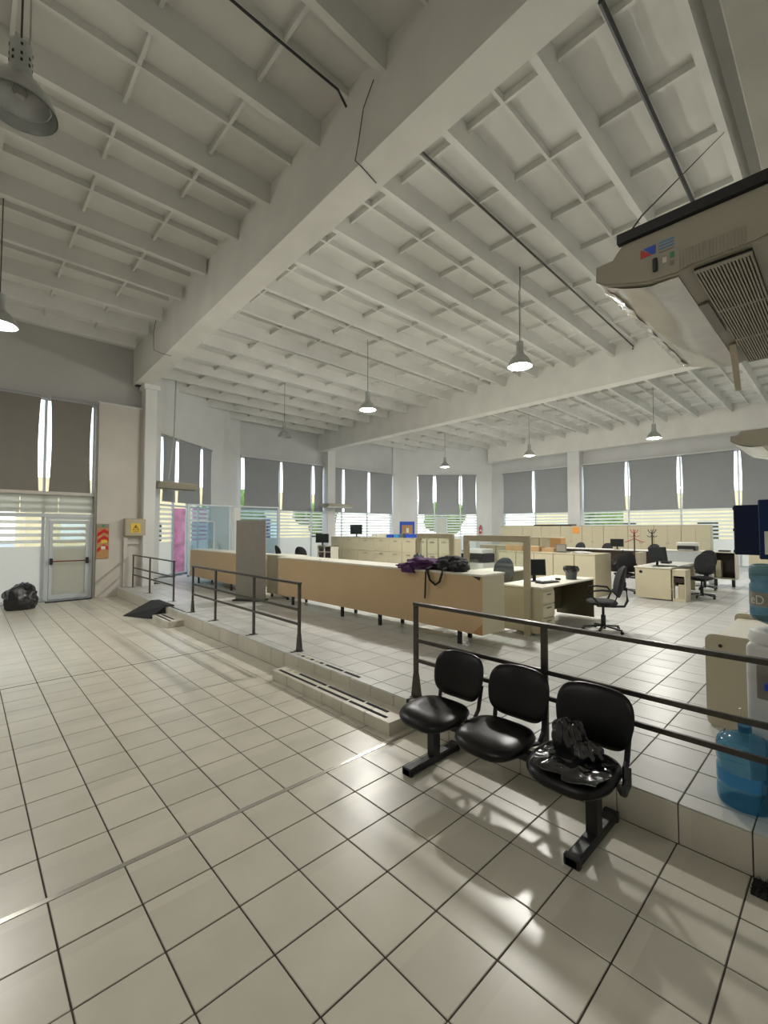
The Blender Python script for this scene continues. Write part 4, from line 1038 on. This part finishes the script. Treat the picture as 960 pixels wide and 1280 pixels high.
# glass booth at the entrance
t = thing('glass_partition', 'white framed glass lobby partition behind the far counter', 'glass partition', (5.55, 15.5, S))
for x in (0, 1.42, 1.56, 3.4): B(x, x+.05, 0, .05, 0, 2.42).build('partition_post', 'alu', t)
B(0, 3.45, 0, .05, 2.42, 2.47).build('partition_rail', 'alu', t); B(0, 1.42, 0, .05, 0, .05).build('partition_rail', 'alu', t)
B(1.62, 1.85, .01, .04, 0, 2.42).build('white_panel', 'wall', t)
for a_, b_ in ((.05, 1.42), (1.9, 3.4)): B(a_, b_, .02, .028, .05, 2.42).build('pane', 'tintglass', t)
MB().box(.85, .89, -.02, 0, 0, 1.9).box(.1, .89, -.02, 0, 1.86, 1.9).build('door_frame', 'alu', t)
B(.1, .85, -.013, -.008, .02, 1.86).build('door_pane', 'tintglass', t)

# desk 2 group
desk('second beige desk with plain side panel, dark monitor and papers on it', (13.3, 2.82, S), R(0), .1, .1) if False else None
t = thing('office_desk', 'second beige desk with plain front panel and a round cable hole', 'desk', (11.5, 2.80, S))
B(-.02, 2.3, -.01, .74, .712, .74, bev=.004).build('desk_top', 'cream', t); B(0, .025, 0, .72, .03, .71).build('end_panel', 'beige', t); B(2.22, 2.245, 0, .72, .03, .71).build('end_panel', 'beige', t)
B(.03, 2.2, .66, .68, .1, .71).build('modesty_panel', 'beige', t)
MB().lathe([(0, 0), (.035, 0), (.035, .006), (0, .006)], 16).xf(Matrix.Translation((-.001, .60, .62)) @ Matrix.Rotation(-PI/2, 4, 'Y')).build('cable_hole', 'black', t)
t = thing('open_pedestal', 'beige open-fronted pedestal packed with papers at the second desk end', 'pedestal', (11.55, 2.53, S))
MB().box(0, .45, 0, .02, 0, .70).box(0, .45, .23, .25, 0, .70).box(0, .45, .02, .23, 0, .06).box(0, .45, .02, .23, .56, .70).box(.43, .45, .02, .23, .06, .56).build('carcass', 'beige', t)
B(.03, .42, .03, .14, .06, .38).build('file_bundle', 'frame_tan', t); B(.03, .42, .03, .22, .42, .52).build('file_bundle', 'wengue', t); B(.05, .42, .15, .22, .06, .34).build('file_bundle', 'paper', t)
monitor('dark monitor tilted back on the second desk', (12.1, 3.2, S+.74), R(-40), .44, .34, -.2)
keyboard('dark keyboard on the second desk', (11.9, 2.98, S+.74), R(-50))
t = thing('desk_phone', 'dark phone and handset on the second desk beside the monitor', 'phone', (13.0, 3.25, S+.74)); B(-.13, .13, -.1, .1, 0, .06, bev=.015).build('phone_base', 'black', t); MB().tube([(-.1, .06, .09), (0, .06, .12), (.1, .06, .09)], .02, 8).build('handset', 'black', t)
tag(B(13.2, 13.23, 3.3, 3.5, S+.74, S+1.04).build('desk_sign', 'white'), 'small upright white sheet holder behind the second desk phone', 'sheet holder')
tag(B(11.6, 11.85, 3.2, 3.42, S+.741, S+.765).build('paper_stack', 'white'), 'small stack of white papers at the second desk corner', 'papers')
tag(B(12.0, 12.5, 2.56, 2.76, S+.741, S+.755).build('dark_folder', 'black'), 'flat dark folder on the near edge of the second desk', 'folder')
chair('black swivel chair pulled up behind the open pedestal', (12.6, 2.44, S), R(82), 'fabric_black', arms=False)
chair('black swivel chair furthest right, beside the dark open cabinet', (14.4, 2.72, S), R(78), 'fabric_black', arms=False)
chair('black chair under the big black bag, before the dark desks', (12.2, 3.98, S), R(-60), 'fabric_black', arms=False)
t = thing('duffel_bag', 'big black duffel bag resting on a chair before the coat rack', 'bag', (12.29, 4.03, S+.52), R(-60))
crumple((0, 0, 0), (.33, .15, .22), 31, amp=.2).build('bag_body', 'plasticbag', t, smooth=True, ang=60); MB().tube([(-.25, 0, .14), (-.2, .02, .34), (-.1, .0, .2)], .02, 6).build('bag_handle', 'fabric_black', t)
# far dark desks
for (y0, y1, lab) in ((7.2, 8.4, 'dark brown desk with white top furthest left, behind the laptop'), (5.95, 7.15, 'dark brown desk with white top, middle one'), (4.6, 5.9, 'dark brown desk with white top behind the coat rack')):
    t = thing('dark_desk', lab, 'desk', (18.0, y0, S), 0, 'dark brown desks'); L = y1-y0
    B(-.02, .7, 0, L, .80, .83, bev=.003).build('desk_top', 'white', t); B(0, .02, .01, L-.01, .02, .80).build('front_panel', 'wengue', t)
    B(.02, .68, .01, .03, 0, .80).build('end_panel', 'wengue', t); B(.02, .68, L-.03, L-.01, 0, .80).build('end_panel', 'wengue', t)
chair('black chair behind the dark desks, left one', (19.0, 8.0, S), R(90), 'fabric_black', arms=False)
chair('black chair behind the dark desks, middle one', (19.0, 6.9, S), R(90), 'fabric_black', arms=False)
chair('black chair behind the dark desks, right one', (19.0, 5.2, S), R(90), 'fabric_black', arms=False)
tag(B(16.9, 17.6, 5.02, 5.2, S, S+.8).build('tan_side_unit', 'frame_tan'), 'plain tan side unit between the dark desks', 'side unit')
monitor('small dark monitor on the dark desks left of the red-hooked coat rack', (18.25, 6.2, S+.83), R(-80), .46, .3, 0)
# coat racks
def rack(label, loc, hm):
    t = thing('coat_rack', label, 'coat rack', loc)
    MB().lathe([(0, 0), (.16, 0), (.16, .03), (.02, .04), (.02, 1.5), (0, 1.5)], 14).build('pole', 'black', t, smooth=True)
    for k in range(4):
        a_ = k*PI/2+.5; c_, s_ = math.cos(a_), math.sin(a_)
        MB().tube([(.0, 0, 1.46), (.07*c_, .07*s_, 1.50), (.12*c_, .12*s_, 1.60)], .012, 6).build('upper_hook', hm, t)
        MB().tube([(.0, 0, 1.36), (.10*c_, .10*s_, 1.36), (.14*c_, .14*s_, 1.40)], .011, 6).build('lower_hook', hm, t)
    return t
rr_ = rack('coat rack with red hooks standing before the tall cabinets', (16.0, 4.9, S), 'red')
for s in (-1, 1): MB().tube([(0, 0, 1.30), (-.16*s*.7, .16*s, 1.20), (-.24*s*.7, .24*s, 1.18)], .012, 6).build('side_hook', 'red', rr_)
rack('black coat rack right of the red-hooked one', (16.0, 4.38, S), 'black')
# laptop, boxes
t = thing('laptop', 'small grey laptop standing open on the low cabinet row', 'laptop', (11.2, 5.15, S+1.01)); B(-.02, 0, -.14, .14, .01, .21).build('laptop_lid', 'bin_grey', t); B(0, .22, -.14, .14, 0, .015).build('laptop_base', 'black', t); B(-.023, -.02, -.12, .12, .03, .19).build('laptop_screen', 'greymetal', t)
def cbox(label, loc, sz):
    t = thing('cardboard_box', label, 'box', loc, 0, 'brown cardboard boxes'); B(0, sz[0], 0, sz[1], 0, sz[2], bev=.003).build('box_body', 'cardboard', t)
    B(-.003, sz[0]+.003, sz[1]/2-.03, sz[1]/2+.03, sz[2]-.002, sz[2]+.002).build('box_tape', 'frame_tan', t)
cbox('brown cardboard box behind the tall screen post, left box', (11.1, 6.2, S+1.01), (.35, .52, .15)); cbox('brown cardboard box on the low cabinets, middle box', (11.1, 5.72, S+1.01), (.35, .46, .13)); cbox('brown cardboard box on the low cabinets beside the laptop', (11.15, 5.33, S+1.01), (.3, .33, .10))
cbox('upright brown carton on the mid-height cabinet, far behind the laptop', (16.1, 7.6, S+1.30), (.3, .35, .01)) if False else None
t = thing('carton', 'upright tan carton standing behind the boxes before the right-wall cabinets', 'box', (15.5, 7.15, S)); B(0, .4, 0, .4, 0, 1.28, bev=.004).build('carton_body', 'cork', t)
crumple((11.2, 4.62, S+1.01), (.15, .24, .03), 3).build('white_cloths', 'white')
tag(bpy.data.objects['white_cloths'], 'loose white papers on the low cabinet row', 'papers')
# dark open cabinet and white desk on the far right
t = thing('open_cabinet', 'cream cabinet with a dark open compartment facing us, on feet', 'cabinet', (15.5, 2.2, S))
MB().box(0, .45, 0, .03, .20, .96).box(0, .45, .51, .54, .20, .96).box(0, .45, .03, .51, .20, .23).box(-.02, .47, -.02, .56, .94, .97).build('carcass', 'cream', t)
B(.40, .43, .03, .51, .23, .94).build('dark_interior', 'wengue', t); B(.03, .39, .034, .04, .235, .93).build('dark_side', 'wengue', t); B(.1, .38, .36, .48, .235, .72).build('file_bundle', 'frame_tan', t)
for y in (.04, .44): B(.02, .1, y, y+.07, 0, .20).build('foot', 'black', t)
t = thing('white_desk', 'pale grey-white desk panel under the printer', 'desk', (15.5, 2.80, S))
B(-.02, .7, 0, 1.38, .94, .97, bev=.003).build('desk_top', 'cream', t); B(0, .02, .02, 1.36, .10, .94).build('front_panel', 'alu', t); B(.02, .68, .02, .04, 0, .94).build('end_panel', 'alu', t); B(.02, .68, 1.34, 1.36, 0, .94).build('end_panel', 'alu', t)
t = thing('printer', 'white and black printer on the pale desk at the right', 'printer', (15.6, 3.15, S+.97))
B(0, .4, 0, .46, 0, .14, bev=.01).build('printer_body', 'black', t); B(-.01, .42, -.02, .48, .14, .24, bev=.015).build('printer_lid', 'white', t); B(-.15, 0, .05, .40, .02, .035).build('paper_tray', 'white', t)
tag(B(15.55, 15.8, 2.35, 2.6, S+.971, S+1.01, bev=.004).build('desk_tray', 'black'), 'small black tray on the cream open cabinet', 'tray')

# ---------------------------------------------------------------- outside
o = B(-60, 90, -60, 100, -.6, -.13); struct('ground', o, 'asphalt')
def building(label, loc, sz, m, rz=0, cols_=5, rows_=3):
    t = thing('street_building', label, 'building', loc, rz)
    B(-sz[0]/2, sz[0]/2, 0, sz[1], 0, sz[2]).build('facade', m, t)
    for i in range(cols_):
        for j in range(rows_):
            x = -sz[0]/2+sz[0]*(i+.5)/cols_; z = 1.0+j*3.0
            if z+1.6 < sz[2]: B(x-.7, x+.7, -.03, 0, z, z+1.5).build('window', 'screen' if (i+j) % 3 else 'paper', t)
building('cream street building seen through the back windows', (16, 38, -.13), (26, 8, 5.5), 'facade')
building('pink street building seen beyond the entrance', (-12, 34, -.13), (18, 8, 4), 'facade2')
building('pale street building seen beyond the right window wall', (44, 8, -.13), (30, 8, 5), 'facade', rz=-PI/2)
def tree(label, loc, h, r, seed):
    t = thing('street_tree', label, 'tree', loc, 0)
    MB().tube([(0, 0, 0), (.1, 0, h*.3), (0, .1, h*.6)], [.16, .12, .07], 8).build('trunk', 'bark', t)
    m = MB(); rnd = random.Random(seed)
    for k in range(7):
        c = (rnd.uniform(-r, r)*.6, rnd.uniform(-r, r)*.6, h*.62+rnd.uniform(-.3, .5)*r)
        m.blob(c, (r*.55,)*3, lambda d: 1+.35*noise.noise(d*3+Vector((seed+k, 0, 0))), 3)
    m.build('foliage', 'grass', t)
tree('leafy street tree seen left of the back column', (12.5, 27, -.13), 4.4, 1.7, 1)
tree('leafy street tree behind the monitor on the cabinets', (18.3, 26, -.13), 4.2, 1.5, 2)
tree('leafy street tree beyond the corner door', (27.5, 21.5, -.13), 4.4, 1.6, 3)
tree('leafy street tree beyond the right window wall', (31, 12, -.13), 4.5, 1.7, 4)
tag(B(8.3, 9.6, 22.6, 22.75, -.13, 2.9).build('street_banner', 'pink'), 'magenta banner standing outside the entrance door', 'banner')
tag(B(6.66, 7.18, 20.4, 20.5, -.13, 2.75).build('street_banner', 'pink'), 'bright pink panel seen through the entrance glass', 'banner')
tag(B(10.78, 11.12, 19.95, 20.0, -.13, 2.35).build('street_panel', 'blue'), 'tall blue panel outside the back window', 'panel')
